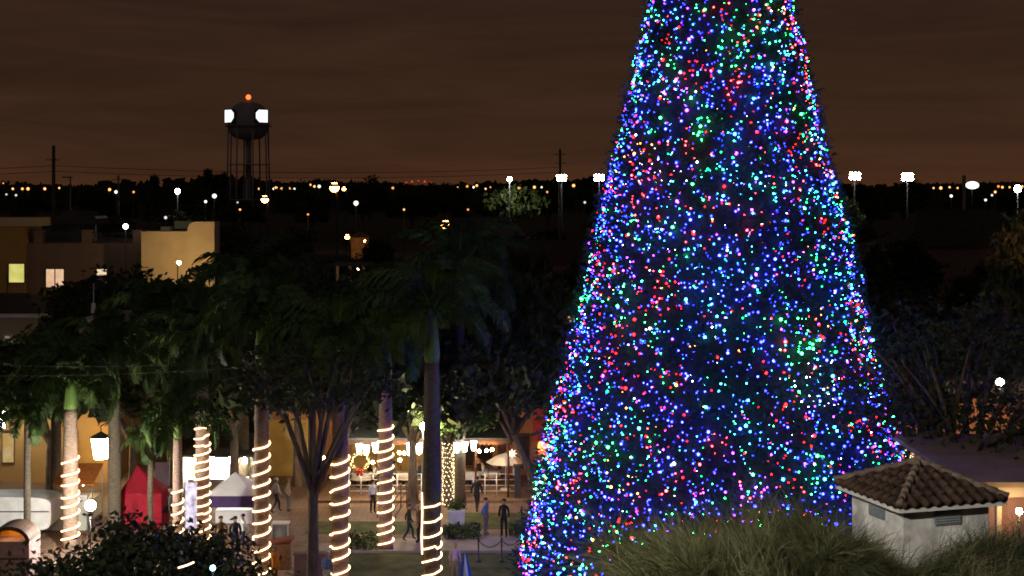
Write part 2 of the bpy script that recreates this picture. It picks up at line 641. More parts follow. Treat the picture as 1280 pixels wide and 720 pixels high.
# strands keep one colour for a while: colour patches about a metre and a half wide
seedpts = BP[RNG.choice(nb, 520, replace=False)]
seedcol = RNG.choice(len(bn), 520, p=np.array([base_p[k] for k in bn]))
near = np.empty(nb, int)
for i in range(0, nb, 500):
    dd = ((BP[i:i + 500, None, :] - seedpts[None]) ** 2).sum(2)
    near[i:i + 500] = dd.argmin(1)
ci = seedcol[near]
rnd_c = RNG.choice(len(bn), nb, p=np.array([base_p[k] for k in bn]))
ci = np.where(RNG.random(nb) < .66, rnd_c, ci)
size = .013 + .026 * RNG.random(nb) ** 2.2
big = RNG.random(nb) < .09
size[big] = RNG.uniform(.038, .062, big.sum())
bm = bmesh.new()
bmesh.ops.create_icosphere(bm, subdivisions=1, radius=1)
IV = np.array([v.co[:] for v in bm.verts])
IF = np.array([[v.index for v in f.verts] for f in bm.faces])
bm.free()
score = size * (np.sin(th) < -.3) * (z < 18.5) * (z > 3)
order = np.argsort(-score)
top100 = order[:100]
rest = order[100:]
iso = {}
for i in top100:
    c = ci[i]
    if c not in iso:
        iso[c] = mesh_np('bulb', IV, IF, [bmats[c]])
    o = mesh_obj('bulb', iso[c], xt, tuple(BP[i]))
    o.scale = (size[i],) * 3
V = (IV[None] * size[rest][:, None, None] + BP[rest][:, None, :]).reshape(-1, 3)
F = (IF[None] + (np.arange(len(rest)) * len(IV))[:, None, None]).reshape(-1, 3)
o = mesh_obj('bulbs', mesh_np('bulbs', V, F, bmats, np.repeat(ci[rest], len(IF))), xt)
o['kind'] = 'stuff'

# ------------------------------------------------------------------ palms


def frond_mesh(L0, droop, seed):
    rnd = random.Random(seed)
    b = MB()
    pts = []
    x = z = 0.0
    n = 22
    a = R(38)
    for i in range(n + 1):
        pts.append(Vector((x, 0, z)))
        x += math.cos(a) * L0 / n
        z += math.sin(a) * L0 / n
        a -= droop / n * (0.5 + 1.1 * i / n)
    b.tube(pts[::2], [0.035 - 0.028 * i / (len(pts[::2]) - 1) for i in range(len(pts[::2]))], 5, 1)
    for i in range(3, n * 3):
        t = i / (n * 3)
        k = min(int(t * n), n - 1)
        p = pts[k].lerp(pts[k + 1], t * n - k)
        d = (pts[k + 1] - pts[k]).normalized()
        ln = L0 * .25 * math.sin(PI * (0.12 + 0.85 * t)) ** .7
        for s in (-1, 1):
            lift = rnd.uniform(-.15, .55)
            dr = (d * rnd.uniform(.5, .8) + Vector((0, s, 0)) * .8 + Vector((0, 0, lift))).normalized()
            mid = p + dr * ln * .55
            tip = p + dr * ln * .9 + Vector((0, 0, -ln * rnd.uniform(.3, .55)))
            wv = d * 0.040
            b.add([p - wv, p + wv, mid + wv * 1.3, mid - wv * 1.3, tip], [(0, 1, 2, 3), (3, 2, 4)], 0)
    me = bpy.data.meshes.new('frond')
    me.from_pydata(b.v, [], b.f)
    me.polygons.foreach_set('material_index', b.m)
    me.materials.append(M_frond)
    me.materials.append(M_shaft)
    return me


FRONDS = [frond_mesh(3.5, R(120), 1), frond_mesh(3.3, R(145), 2), frond_mesh(3.7, R(95), 3), frond_mesh(3.1, R(165), 4)]


def palm(px, Y, top, r, label, fs=1.0, shaft=1.9, nf=17, lean=0.0, group='palms on the plaza', seed=0, wrapped=True):
    rnd = random.Random(seed + int(px))
    h = zat(top, Y)
    x = xat(px, Y)
    nf += 5
    t = thing('royal_palm', label, 'palm tree', (x, Y, 0), 0, group)
    b = MB()
    hb = h - shaft
    pts, rad = [], []
    for i in range(22):
        q = i / 21
        pts.append((lean * q * q, 0, hb * q))
        rad.append(r * (1.25 if i == 0 else 1.0 + .10 * math.sin(PI * q) - .14 * q) * (1 + .012 * (i % 2)))
    b.tube(pts, rad, 14)
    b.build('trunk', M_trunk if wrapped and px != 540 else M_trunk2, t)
    if shaft > .3:
        b = MB()
        b.lathe([(r * .84, 0), (r * .95, shaft * .15), (r * .75, shaft * .6), (r * .35, shaft * 1.0)], (lean, 0, hb - .01), 12)
        b.build('crownshaft', M_shaft, t)
    for i in range(nf):
        yaw = 2.39996 * i + rnd.uniform(-.2, .2)
        tilt = -R(44) + R(78) * (i / (nf - 1)) + rnd.uniform(-.1, .1)
        o = mesh_obj('frond', FRONDS[rnd.randrange(4)], t, (lean, 0, h - .08 - .25 * i / nf))
        o.rotation_euler = (0, tilt, yaw)
        s = fs * rnd.uniform(.85, 1.1)
        o.scale = (s, s, s)
    return t


def rope(px, Y, py0, py1, r, pitch_px, label, group='rope lights wound round palm trunks', ph=0.0, tr=.030, r1=None, seed=0):
    """a lit rope wound up a trunk from row py1 (low) to row py0 (high)"""
    rnd = random.Random(seed + int(px))
    x = xat(px, Y)
    z0, z1 = max(.15, zat(py1, Y)), zat(py0, Y)
    pitch = pitch_px / FOC * Y
    turns = (z1 - z0) / pitch
    pts = []
    n = int(turns * 22)
    r1 = r1 or r
    for i in range(n + 1):
        q = i / n
        a = -2 * PI * turns * q + ph
        k = int(turns * q)
        jr = random.Random(seed * 1000 + k).uniform(-.13, .13)
        zz_ = z0 + (z1 - z0) * q + pitch * (jr + .06 * math.sin(a * 1.0 + k))
        rr_ = (r + (r1 - r) * q) * 1.06 + tr
        pts.append((rr_ * math.cos(-a), rr_ * math.sin(-a), zz_))
    b = MB()
    b.tube(pts, tr, 6)
    o = b.build('rope_light', G_rope, None, (x, Y, 0))
    props(o, label, 'rope light', group)
    return o


PALMS = [
    # px, Y, crown row, radius, label, fs, shaft, nf, wrap rows
    (88, gy(684), 470, .34, 'royal palm standing beside the bright work lamp', 1.0, 1.5, 17, (572, 690), 13.6, 'rope light wound round the palm beside the bright work lamp'),
    (143, gy(668), 440, .30, 'bare trunked palm between the work lamp and the red tent', 1.05, 2.2, 17, None, 0, ''),
    (253, gy(676), 430, .32, 'royal palm in front of the bright white stall', .95, 2.0, 16, (527, 672), 10.6, 'rope light wound round the palm in front of the bright white stall'),
    (327, gy(722), 395, .31, 'royal palm beside the purple edged tent', 1.05, 1.9, 17, (551, 722), 15.5, 'rope light wound round the palm beside the purple edged tent'),
    (425, gy(736), 418, .345, 'royal palm with a tall green crownshaft beside the utility pole', 1.0, 2.7, 17, (566, 736), 17.0, 'rope light wound round the palm next to the utility pole'),
    (482, gy(688), 415, .31, 'royal palm before the dining terrace, lit almost to its fronds', .95, 1.9, 16, (529, 686), 13.0, 'rope light climbing highest on the palm before the dining terrace'),
    (540, gy(738), 385, .345, 'thick palm whose dark trunk is wound with light only at its foot', 1.1, 2.2, 18, (627, 742), 17.5, 'loose rope light at the foot of the thick dark palm'),
    (222, gy(690), 520, .22, 'short palm half hidden behind the red tent', .8, 1.0, 13, (612, 690), 13, 'short rope light on the palm half hidden behind the red tent'),
    (34, gy(690), 512, .15, 'small palm with drooping fronds in front of the white trailer', .62, .5, 15, None, 0, ''),
    (188, gy(672), 545, .13, 'slender young palm in front of the red tent', .5, .5, 12, None, 0, ''),
    (70, gy(640), 458, .26, 'tall palm rising behind the ochre wall', 1.05, 1.8, 15, None, 0, ''),
    (215, gy(610), 382, .27, 'tall dark palm below the pale parapet wall', 1.15, 1.8, 16, None, 0, ''),
    (305, gy(612), 352, .27, 'tall dark palm behind the wire crossing to the pole', 1.15, 1.8, 16, None, 0, ''),
    (575, gy(628), 335, .27, 'tall palm rising behind the lit terrace tree', 1.25, 1.8, 17, None, 0, ''),
]
for (px, Y, top, r, lab, fs, sh, nf, wr, pp, rl) in PALMS:
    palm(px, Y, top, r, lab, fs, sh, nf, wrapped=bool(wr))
    if wr:
        rope(px, Y, wr[0], wr[1], r * 1.02, pp, rl, ph=px * .7, seed=int(px), r1=r * .98)
# straight rope on the side of the thick palm
Yp = gy(738)
b = MB()
x = xat(527.5, Yp)
b.tube([(x, Yp - .1, zat(615, Yp)), (x + .02, Yp - .12, zat(640, Yp)), (x - .01, Yp - .1, zat(670, Yp)), (x + .01, Yp - .1, zat(692, Yp))], .026, 6)
props(b.build('rope_light', G_rope), 'straight length of lit rope hanging down the side of the thick dark palm', 'rope light', 'rope lights wound round palm trunks')

# ------------------------------------------------------------------ plaza trees
def custom_tree(name, label, cat, px, Y, h, r, lean, crown, limb_n, spread, cz, seed, mats):
    t = thing(name, label, cat, (xat(px, Y), Y, 0))
    mesh_obj('trunk', limb_mesh('trunk', h, r, spread, limb_n, M_bark, cz, lean, seed), t)
    rx, rz, nc, per, lf = crown
    o = mesh_obj('crown', crown_mesh('crown', rx, rz, cz, nc, per, lf, mats), t, (lean[0], lean[1], 0))
    return t


custom_tree('oak_tree', 'spreading oak with bent pale trunk beside the orange lantern', 'tree', 673, 73, 4.0, .26, (-1.3, 0, ), (4.2, 2.2, 110, 70, .22), 9, 3.4, 6.4, 3, [M_leaf, M_leaf2])
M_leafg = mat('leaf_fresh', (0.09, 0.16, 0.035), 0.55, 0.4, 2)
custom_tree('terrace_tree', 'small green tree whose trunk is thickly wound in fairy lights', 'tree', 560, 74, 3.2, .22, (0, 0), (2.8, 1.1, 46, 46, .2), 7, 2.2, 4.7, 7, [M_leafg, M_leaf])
custom_tree('shade_tree', 'dark forked tree standing against the utility pole', 'tree', 391, 57, 4.6, .25, (.02, 0), (3.2, 1.5, 70, 40, .17), 7, 2.6, 8.6, 13, [M_leaf, M_leaf2])
custom_tree('shade_tree', 'large dark spreading tree behind the tiled cupola', 'tree', 1206, 52, 4.6, .36, (.1, 0), (4.8, 3.2, 150, 40, .15), 16, 4.6, 8.8, 21, [M_leaf, mat('leaf_brown', (0.060, 0.040, 0.022), 0.8, 0.4, 2)])
# broad dark tree at the bottom of the view
custom_tree('broad_tree', 'broad dark leafy tree filling the view below the red tent', 'tree', 178, 42, 3.0, .28, (0, 0), (3.35, 1.75, 200, 75, .13), 9, 2.6, 4.55, 17, [mat('leaf_near', (0.028, 0.036, 0.020), 0.35, 0.5, 2, spec=.6), M_leaf])


def fairy(px, Y, py0, py1, r, label, turns, group='fairy lights wound round tree trunks', x1=None, dense=240, c=None):
    x = xat(px, Y)
    z0, z1 = max(.1, zat(py1, Y)), zat(py0, Y)
    b = MB()
    c = c or glow('fairy_glow', (1.0, .80, .42), 5)
    rnd = random.Random(int(px))
    dx = 0 if x1 is None else xat(x1, Y) - x
    for s in range(2):
        pts = []
        for i in range(dense):
            q = i / (dense - 1)
            a = (1 if s else -1) * 2 * PI * turns * q + s * 2
            rr_ = r * rnd.uniform(1.06, 1.16)
            pts.append((rr_ * math.cos(a) + dx * q, rr_ * math.sin(a), z0 + (z1 - z0) * q + rnd.uniform(-.03, .03)))
        b.tube(pts, .010, 4, 1)
        for p in pts[::2]:
            b.ball(p, .024, 5, 0)
    o = b.build('fairy_lights', [c, M_dark], None, (x, Y, 0))
    return props(o, label, 'fairy lights', group)


fairy(560, 74, 550, 634, .27, 'dense net of fairy lights round the trunk of the small terrace tree', 14)
fairy(673, 73, 597, 640, .33, 'loose fairy lights round the foot of the bent oak', 5, dense=90)
fairy(1134, 72, 530, 592, .25, 'fairy lights round the thin trunk seen past the cupola roof', 9, dense=130)
b = MB()
t = thing('wrapped_tree', 'thin tree standing past the cupola roof, its trunk wound in fairy lights', 'tree', (xat(1134, 72), 72, 0))
mesh_obj('trunk', limb_mesh('trunk', 3.2, .2, 2.2, 6, M_bark, 4.8, (0, 0), 31), t)
mesh_obj('crown', crown_mesh('crown', 2.6, 1.5, 5.4, 60, 50, .2, [M_leaf, M_leaf2]), t)

# ------------------------------------------------------------------ lamps far and near


def lamp_post(px, py, Y, g, r, label, group=None, name='street_lamp', cat='street lamp', style='ball', pole=.07):
    x, z = xat(px, Y), zat(py, Y)
    t = thing(name, label, cat, (x, Y, 0), 0, group)
    b = MB()
    if style == 'ball':
        b.tube([(0, 0, 0), (0, 0, .5), (0, 0, z - r)], [pole * 1.6, pole, pole * .8], 8)
        b.lathe([(pole * 2.4, 0), (pole * 2.4, .12), (pole * 1.2, .3)], (0, 0, 0), 8)
        b.build('pole', M_dark, t)
        b = MB()
        b.ball((0, 0, z), r, 12)
        b.build('lamp_head', g, t)
    else:
        b.tube([(.5, .5, 0), (.5, .5, z + .1), (.3, .3, z + .35), (0, 0, z + r * .9)], [pole * 1.4, pole, pole * .8, pole * .6], 7)
        b.build('pole', M_dark, t)
        b = MB()
        b.lathe([(r * .3, r * .9), (r * 1.0, r * .45), (r * 1.02, r * .1)], (0, 0, z), 12)
        b.build('lamp_hood', M_metal, t)
        b = MB()
        b.ball((0, 0, z), r * .95, 12)
        b.build('lamp_head', g, t)
    return t


A_amb = glow('lamp_amber', (1.0, 0.42, 0.08), 34)
A_amb2 = glow('lamp_amber_far', (1.0, 0.45, 0.12), 2.2)
A_or2 = glow('lamp_orange_far', (1.0, 0.34, 0.07), 1.6)
A_wh2 = glow('lamp_white_far', (1.0, 0.90, 0.72), 2.0)
A_wh3 = glow('lamp_white_dim', (0.85, 0.95, 0.95), 1.0)
A_red2 = glow('lamp_red_far', (1.0, 0.08, 0.05), 0.7)

# named lamps with character
lamp_post(331, 249, 300, A_amb, .80, 'starry amber street lamp below the foot of the water tower', style='hood', pole=.12)
lamp_post(418, 234, 330, A_amb, 1.15, 'largest amber street lamp on the horizon', style='hood', pole=.12)
lamp_post(430, 236, 360, A_amb, .50, 'amber street lamp close beside the largest amber one', style='hood', pole=.12)
lamp_post(557, 281, 170, A_amb, .55, 'amber street lamp alone among dark trees below the horizon', style='hood', pole=.10)
lamp_post(445, 254, 300, A_wh2, .50, 'round cream lamp below the largest amber street lamp', pole=.1)
lamp_post(222, 239, 330, glow('lamp_cool', (1, .96, .85), 30), .62, 'bright white lamp between the feathery pines and the hooded lamp', pole=.12)
lamp_post(637, 224, 306, glow('lamp_park', (1, .98, .95), 200), .5, 'small white park lamp above the floodlit pale green tree', pole=.14)
lamp_post(1272, 236, 300, G_white, .75, 'white street lamp at the edge of town past the oval white sign', pole=.12)
lamp_post(434, 296, 280, A_amb, .5, 'amber lamp over a lit yard among the dark trees', style='hood', pole=.08)
lamp_post(1250, 478, 75, glow('globe_glow', (1, .95, .82), 30), .21, 'white globe lamp in front of the large dark spreading tree', name='globe_lamp', cat='globe lamp')
lamp_post(529, 533, 70, glow('globe_plaza', (1, .80, .52), 650), .17, 'round white globe lamp beside the thick dark palm', name='globe_lamp', cat='globe lamp')
lamp_post(432, 510, 74, glow('globe_plaza2', (.95, 1, .85), 260), .17, 'white globe lamp among leaves beside the green crownshaft palm', name='globe_lamp', cat='globe lamp')
lamp_post(157, 283, 128, glow('roof_lamp', (1, .82, .6), 10), .24, 'small round lamp glowing on the roof terrace of the apartment block', name='terrace_lamp', cat='lamp', pole=.03)
lamp_post(1187, 408, 120, A_wh3, .14, 'small white lamp glinting through the dark trees past the decorated tree', pole=.05)
lamp_post(1240, 388, 120, A_wh3, .10, 'tiny white lamp glinting in the dark trees above the globe lamp', pole=.05)
lamp_post(371, 343, 150, A_wh3, .14, 'tiny white lamp in the dark between the palms and the lit yard', pole=.05)
lamp_post(649, 414, 105, A_wh3, .08, 'tiny white lamp in the dark trees beside the glowing orange lantern', pole=.05)
lamp_post(207, 272, 170, A_wh3, .18, 'tiny white lamp above the pale parapet wall', pole=.05)
lamp_post(257, 252, 300, A_wh2, .30, 'small white lamp under the feathery pines', pole=.1)
lamp_post(268, 245, 320, A_wh2, .50, 'slanting white lamp beside the feathery pines', pole=.1)


def floodlight(px, py, Y, sc, label):
    x, z = xat(px, Y), zat(py, Y)
    t = thing('floodlight_mast', label, 'floodlight', (x, Y, 0), rt.uniform(-.15, .15), 'sports floodlight masts')
    b = MB()
    b.tube([(0, 0, 0), (0, 0, z + .5 * sc)], [.22, .12], 10)
    b.build('mast', M_dark, t)
    b = MB()
    b.box((0, -.05, z + .26 * sc), (1.5 * sc, .12, .12))
    b.box((0, -.05, z - .28 * sc), (1.5 * sc, .12, .12))
    b.build('crossarm', M_metal, t)
    rot = Matrix.Rotation(R(-12), 3, 'X')
    for i in range(6):
        c = Vector(((i % 3 - 1) * .56 * sc + rt.uniform(-.03, .03), -.3, z - .28 * sc + (i // 3) * .54 * sc))
        b = MB()
        b.lathe([(.10 * sc, -.28), (.20 * sc, -.2), (.27 * sc, .0), (.25 * sc, .0)], (0, 0, 0), 16)
        h = b.build('floodlight_head', M_metal, t, tuple(c), (R(90 + 12), 0, 0))
        b = MB()
        b.lathe([(.255 * sc, .005), (.2 * sc, .05), (.001, .07)], (0, 0, 0), 16)
        b.build('lens', FL, h)
    return t


FL = glow('floodlight_lens', (1.0, .95, .98), 90)
floodlight(702, 222, 240, .98, 'white sports floodlight mast in front of the dark utility pole')
floodlight(749, 222, 240, 1.04, 'white sports floodlight mast almost touching the decorated tree, beside the mast with the utility pole')
floodlight(1068, 220, 240, 1.16, 'white sports floodlight mast above the lit yellow green tree')
floodlight(1134, 221, 240, 1.22, 'brightest sports floodlight mast, between its twin and the row of amber lamps')
# trees the lamps pick out
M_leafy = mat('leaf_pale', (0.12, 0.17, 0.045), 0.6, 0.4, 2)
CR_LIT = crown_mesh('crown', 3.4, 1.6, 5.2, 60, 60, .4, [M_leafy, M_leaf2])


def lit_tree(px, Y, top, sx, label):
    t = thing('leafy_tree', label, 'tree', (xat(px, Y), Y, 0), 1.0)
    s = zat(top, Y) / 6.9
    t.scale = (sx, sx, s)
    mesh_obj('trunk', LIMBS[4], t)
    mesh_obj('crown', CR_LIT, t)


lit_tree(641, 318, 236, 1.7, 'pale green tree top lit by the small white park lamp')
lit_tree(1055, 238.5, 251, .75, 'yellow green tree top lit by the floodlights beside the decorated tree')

# the row of town lights on the horizon
LM = [(-10, 'at the edge before the dark pole'), (67, 'between the dark pole and the feathery pines'), (310, 'between water tower and largest amber lamp'), (440, 'between largest amber lamp and park lamp'),
      (640, 'between the park lamp and the decorated tree'), (1000, 'between the decorated tree and the brightest floodlight'), (1150, 'between brightest floodlight and oval sign'), (1222, 'past the oval white sign')]
dots = [(4, 229, 'o'), (16, 236, 'a'), (28, 236, 'a'), (35, 236, 'a'), (8, 243, 'd'), (20, 244, 'd'), (56, 236, 'a'), (74, 235, 'a'), (137, 237, 'a'), (145, 240, 'w'), (167, 240, 'o'),
        (297, 253, 'd'), (324, 236, 'a'), (342, 236, 'w'), (345, 235, 'a'), (352, 236, 'a'), (362, 236, 'a'), (368, 236, 'w'), (388, 231, 'a'), (393, 233, 'a'), (399, 233, 'w'),
        (443, 235, 'w'), (467, 236, 'a'), (481, 234, 'a'), (491, 235, 'o'), (508, 228, 'r'), (515, 227, 'r'), (523, 226, 'r'), (531, 227, 'r'), (538, 228, 'r'), (544, 236, 'w'), (560, 236, 'w'), (572, 235, 'a'), (584, 233, 'o'),
        (592, 234, 'w'), (596, 232, 'a'), (607, 236, 'a'), (613, 234, 'o'), (649, 235, 'a'), (657, 236, 'a'), (668, 234, 'a'), (677, 234, 'w'), (684, 240, 'o'), (717, 232, 'a'), (731, 253, 'd'),
        (1167, 235, 'a'), (1176, 235, 'a'), (1187, 234, 'a'), (1197, 235, 'a'), (1189, 245, 'w'), (1232, 250, 'w'), (1244, 240, 'a'), (1248, 233, 'o'), (1253, 234, 'a'), (1262, 234, 'a'), (1278, 233, 'a'), (1240, 244, 'd')]
cnt = {}
GM = {'a': (A_amb2, 'amber'), 'o': (A_or2, 'orange'), 'w': (A_wh2, 'white'), 'd': (A_wh3, 'dim white'), 'r': (A_red2, 'dull red')}
ORD = ['first', 'second', 'third', 'fourth', 'fifth', 'sixth', 'seventh', 'eighth', 'ninth', 'tenth']
lampmesh = {}
for (px, py, k) in sorted(dots):
    lm = [t for (q, t) in LM if px >= q][-1]
    cnt[(lm, k)] = cnt.get((lm, k), 0) + 1
    Y = 760 if py < 240 else 400
    z = zat(py, Y)
    r = (.62 if k in 'aw' else .5) * Y / 760 * rt.uniform(.8, 1.35)
    b = MB()
    b.tube([(0, 0, 0), (0, 0, z - r)], [.18, .12], 6)
    b.ball((0, 0, z), r, 8, 1)
    o = b.build('town_lamp', [M_dark, GM[k][0]], None, (xat(px, Y), Y, 0))
    props(o, '%s %s town lamp on the horizon, %s' % (ORD[cnt[(lm, k)] - 1], GM[k][1], lm), 'street lamp', 'town lamps along the horizon')

for i, (px, py, k) in enumerate(((300, 262, 'a'), (385, 268, 'o'), (505, 262, 'a'), (585, 262, 'o'))):
    Y = 330
    z = zat(py, Y)
    b = MB()
    b.tube([(0, 0, 0), (0, 0, z - .2)], [.12, .08], 6)
    b.ball((0, 0, z), .24, 8, 1)
    o = b.build('town_lamp', [M_dark, GM[k][0]], None, (xat(px, Y), Y, 0))
    props(o, '%s small faint lamp down among the dark houses, counted from the water tower' % ORD[i], 'street lamp', 'faint lamps among the houses')
# oval white sign
Y = 420
b = MB()
b.tube([(0, 0, 0), (0, 0, zat(236, Y))], .2, 8)
t = thing('oval_sign', 'glowing white oval sign on a pole among the horizon lamps', 'sign', (xat(1215, Y), Y, 0))
b.build('pole', M_dark, t)
b = MB()
b.lathe([(1.9, -.16), (1.9, .16)], (0, 0, 0), 28)
o = b.build('sign_panel', glow('sign_white', (.92, .97, 1), 2.2), t, (0, -.3, zat(231.5, Y)), (PI / 2, 0, 0))
o.scale = (1, .58, 1)

# ------------------------------------------------------------------ water tower
Y = 480
t = thing('water_tower', 'water tower with red beacon, two glowing white panels standing for floodlight on its tank', 'water tower', (xat(310.5, Y), Y, 0))
k = Y / FOC
zc = zat(153, Y)
rad = 26 * k
M_tank = mat('tank_steel', (0.34, 0.32, 0.42), 0.7, 0.15, .3)
b = MB()
prof = [(rad * .20, -22 * k), (rad * .62, -20 * k), (rad * .88, -14 * k), (rad * .99, -6 * k), (rad, 2 * k), (rad * .97, 9 * k), (rad * .86, 16 * k), (rad * .62, 22 * k), (rad * .3, 26 * k), (0.01, 27 * k)]
b.lathe(prof, (0, 0, zc), 36)
b.build('tank', M_tank, t)
b = MB()
b.lathe([(rad * 1.0, -5.6 * k), (rad * 1.10, -5.6 * k), (rad * 1.10, -5.1 * k), (rad * 1.0, -5.1 * k)], (0, 0, zc), 36, smooth=False)
for i in range(24):
    a = 2 * PI * i / 24
    b.tube([(rad * 1.09 * math.cos(a), rad * 1.09 * math.sin(a), zc - 5.1 * k), (rad * 1.09 * math.cos(a), rad * 1.09 * math.sin(a), zc - 1.2 * k)], .05, 4)
b.build('walkway', M_dark, t)
for i in range(8):
    a = 2 * PI * (i + .5) / 8
    ca, sa = math.cos(a), math.sin(a)
    b = MB()
    b.tube([(rad * 1.08 * ca, rad * 1.08 * sa, 0), (rad * .96 * ca, rad * .96 * sa, zc - 6 * k)], .27, 8)
    b.build('leg', M_tank, t)
b = MB()
b.tube([(0, 0, 0), (0, 0, zc - 21 * k)], 1.0, 16)
b.build('riser_pipe', M_tank, t)
for zz_ in (.33, .66):
    b = MB()
    b.lathe([(rad * 1.03, zz_ * (zc - 8 * k)), (rad * 1.03 + .12, zz_ * (zc - 8 * k)), (rad * 1.03 + .12, zz_ * (zc - 8 * k) + .2), (rad * 1.03, zz_ * (zc - 8 * k) + .2)], (0, 0, 0), 8, smooth=False, phase=PI / 8)
    b.build('brace_ring', M_tank, t)
G_panel = glow('panel_glow', (.86, .96, 1.0), 1.5)  # floodlight on the tank put in as glowing panel faces
for s, ww in ((-1, 15.5), (1, 14)):
    a = -PI / 2 + s * R(46)
    b = MB()
    rot = Matrix.Rotation(a + PI / 2, 3, 'Z')
    c = Vector((math.cos(a) * (rad * 1.00 + .25), math.sin(a) * (rad * 1.00 + .25), zc + 7 * k))
    b.box(c, (ww * k * 1.34, .5, 16.5 * k), rot=rot)
    p = b.build('glow_panel', M_dark, t)
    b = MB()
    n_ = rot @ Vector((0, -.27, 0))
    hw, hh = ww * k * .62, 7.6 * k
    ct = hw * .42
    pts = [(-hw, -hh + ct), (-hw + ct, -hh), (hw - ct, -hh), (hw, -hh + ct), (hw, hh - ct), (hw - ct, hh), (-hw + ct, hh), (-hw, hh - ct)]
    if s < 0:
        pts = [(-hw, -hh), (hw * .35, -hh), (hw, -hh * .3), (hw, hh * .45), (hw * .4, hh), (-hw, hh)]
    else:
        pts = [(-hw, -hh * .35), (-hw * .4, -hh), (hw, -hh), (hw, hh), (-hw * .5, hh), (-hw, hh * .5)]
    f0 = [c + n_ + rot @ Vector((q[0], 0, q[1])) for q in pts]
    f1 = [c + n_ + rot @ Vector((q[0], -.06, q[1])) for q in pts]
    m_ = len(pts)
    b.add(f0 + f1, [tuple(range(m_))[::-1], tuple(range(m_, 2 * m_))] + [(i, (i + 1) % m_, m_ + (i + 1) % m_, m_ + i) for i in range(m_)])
    b.build('glow_face', G_panel, p)
b = MB()
b.tube([(0, 0, zc + 26 * k), (0, 0, zc + 30 * k)], .15, 8)
bm_ = b.build('beacon_mast', M_dark, t)
b = MB()
b.ball((0, 0, zc + 31.5 * k), .85, 12)
b.build('beacon', glow('beacon_red', (1, .10, .02), 4), t)

# ------------------------------------------------------------------ utility poles and wires


def utility_pole(px, Y, top, r, label, arms=(), group='utility poles', insul=True):
    t = thing('utility_pole', label, 'utility pole', (xat(px, Y), Y, 0), 0, group)
    z = zat(top, Y)
    b = MB()
    b.tube([(0, 0, 0), (0, 0, z)], [r * 1.25, r], 10)
    b.build('pole', M_pole, t)
    for (zz_, w_) in arms:
        b = MB()
        b.box((0, -r - .05, z - zz_), (w_, .11, .12))
        a = b.build('crossarm', M_pole, t)
        b = MB()
        for q in (-.46, -.2, .2, .46):
            b.lathe([(.04, 0), (.055, .05), (.03, .09), (.05, .13), (.02, .17)], (q * w_, -r - .05, z - zz_ + .06), 8)
        b.build('insulator', M_metal, a)
    return t


utility_pole(67, 250, 182, .30, 'tall dark utility pole rising over the horizon before the water tower', ((2.5, 2.4),))
utility_pole(700, 300, 186, .26, 'tall dark utility pole behind the floodlight mast', ((1.2, 2.2), (3.0, 2.2)))
utility_pole(390, 59, 433, .15, 'near wooden utility pole with a crossarm among the palms', ((.45, 1.9),))
utility_pole(1205, 330, 219, .40, 'short dark pole beside the glowing oval sign')
utility_pole(148, 330, 219, .22, 'dark pole with a box on top, between the hooded lamp and the white lamp', ((1.0, 2.6),))
utility_pole(217, 140, 262, .045, 'thin pole standing on the pale parapet wall', (), 'thin poles on the apartment block')
utility_pole(265, 140, 262, .06, 'thin pole at the end of the pale parapet wall', (), 'thin poles on the apartment block')
utility_pole(9, 112, 345, .05, 'thin pale pole in front of the yellow lit window', (), 'thin poles on the apartment block')
# hooded lamp against the sky
t = thing('street_lamp', 'unlit street lamp with a flat hood on the skyline beside the dark pole', 'street lamp', (xat(88, 280), 280, 0))
b = MB()
b.tube([(0, 0, 0), (0, 0, zat(222, 280))], [.2, .14], 8)
b.build('pole', M_metal, t)
b = MB()
b.box((-.6, 0, zat(221.5, 280)), (1.9, .5, .28))
b.build('lamp_hood', M_metal, t)


def wire(p, q, sag, r, label, group):
    p, q = Vector(p), Vector(q)
    b = MB()
    pts = []
    for i in range(25):
        u_ = i / 24
        v = p.lerp(q, u_)
        v.z -= sag * 4 * u_ * (1 - u_)
        pts.append(v - p)
    b.tube(pts, r, 5)
    o = b.build('overhead_wire', M_wire, None, p)
    return props(o, label, 'wire', group)


for i, (z0, z1, q0) in enumerate(((207, 209, 'upper'), (214, 215, 'lower'))):
    wire(at(67, z0, 250), at(700, z1, 300), 1.2, .045, q0 + ' overhead wire across the sky between the two tall poles', 'overhead wires')
    wire(at(-330, z0 - 3, 250), at(67, z0, 250), 1.0, .045, q0 + ' overhead wire leaving the tall dark pole toward the edge of the view', 'overhead wires')
wire(at(-90, 452, 62), at(381, 446, 59), .30, .012, 'upper near wire running from the wooden pole across the palms', 'near wires')
wire(at(-90, 468, 62), at(391, 452, 59), .25, .016, 'lower near wire running from the wooden pole across the palms', 'near wires')
wire(at(396, 440, 59), at(450, 560, 66), .2, .012, 'slanting guy wire running down from the wooden pole', 'near wires')

# ------------------------------------------------------------------ apartment block
M_brown = mat('brown_render', (0.20, 0.135, 0.10), 0.9, 0.12, .6, detail=8)
M_ochre = mat('ochre_render', (0.36, 0.21, 0.07), 0.9, 0.12, .6, detail=8)
M_beige = mat('beige_render', (0.48, 0.38, 0.24), 0.9, 0.10, .6, detail=8)
M_roof = mat('dark_roof', (0.05, 0.042, 0.04), 0.9, 0.3, 2)
M_frame = mat('brown_frame', (0.10, 0.07, 0.05), 0.7, 0.2, 4)
Y = 130
k = Y / FOC
bl = thing('apartment_block', 'brown apartment block with a roof terrace and three lit windows', 'building', (xat(90, Y), Y, 0))


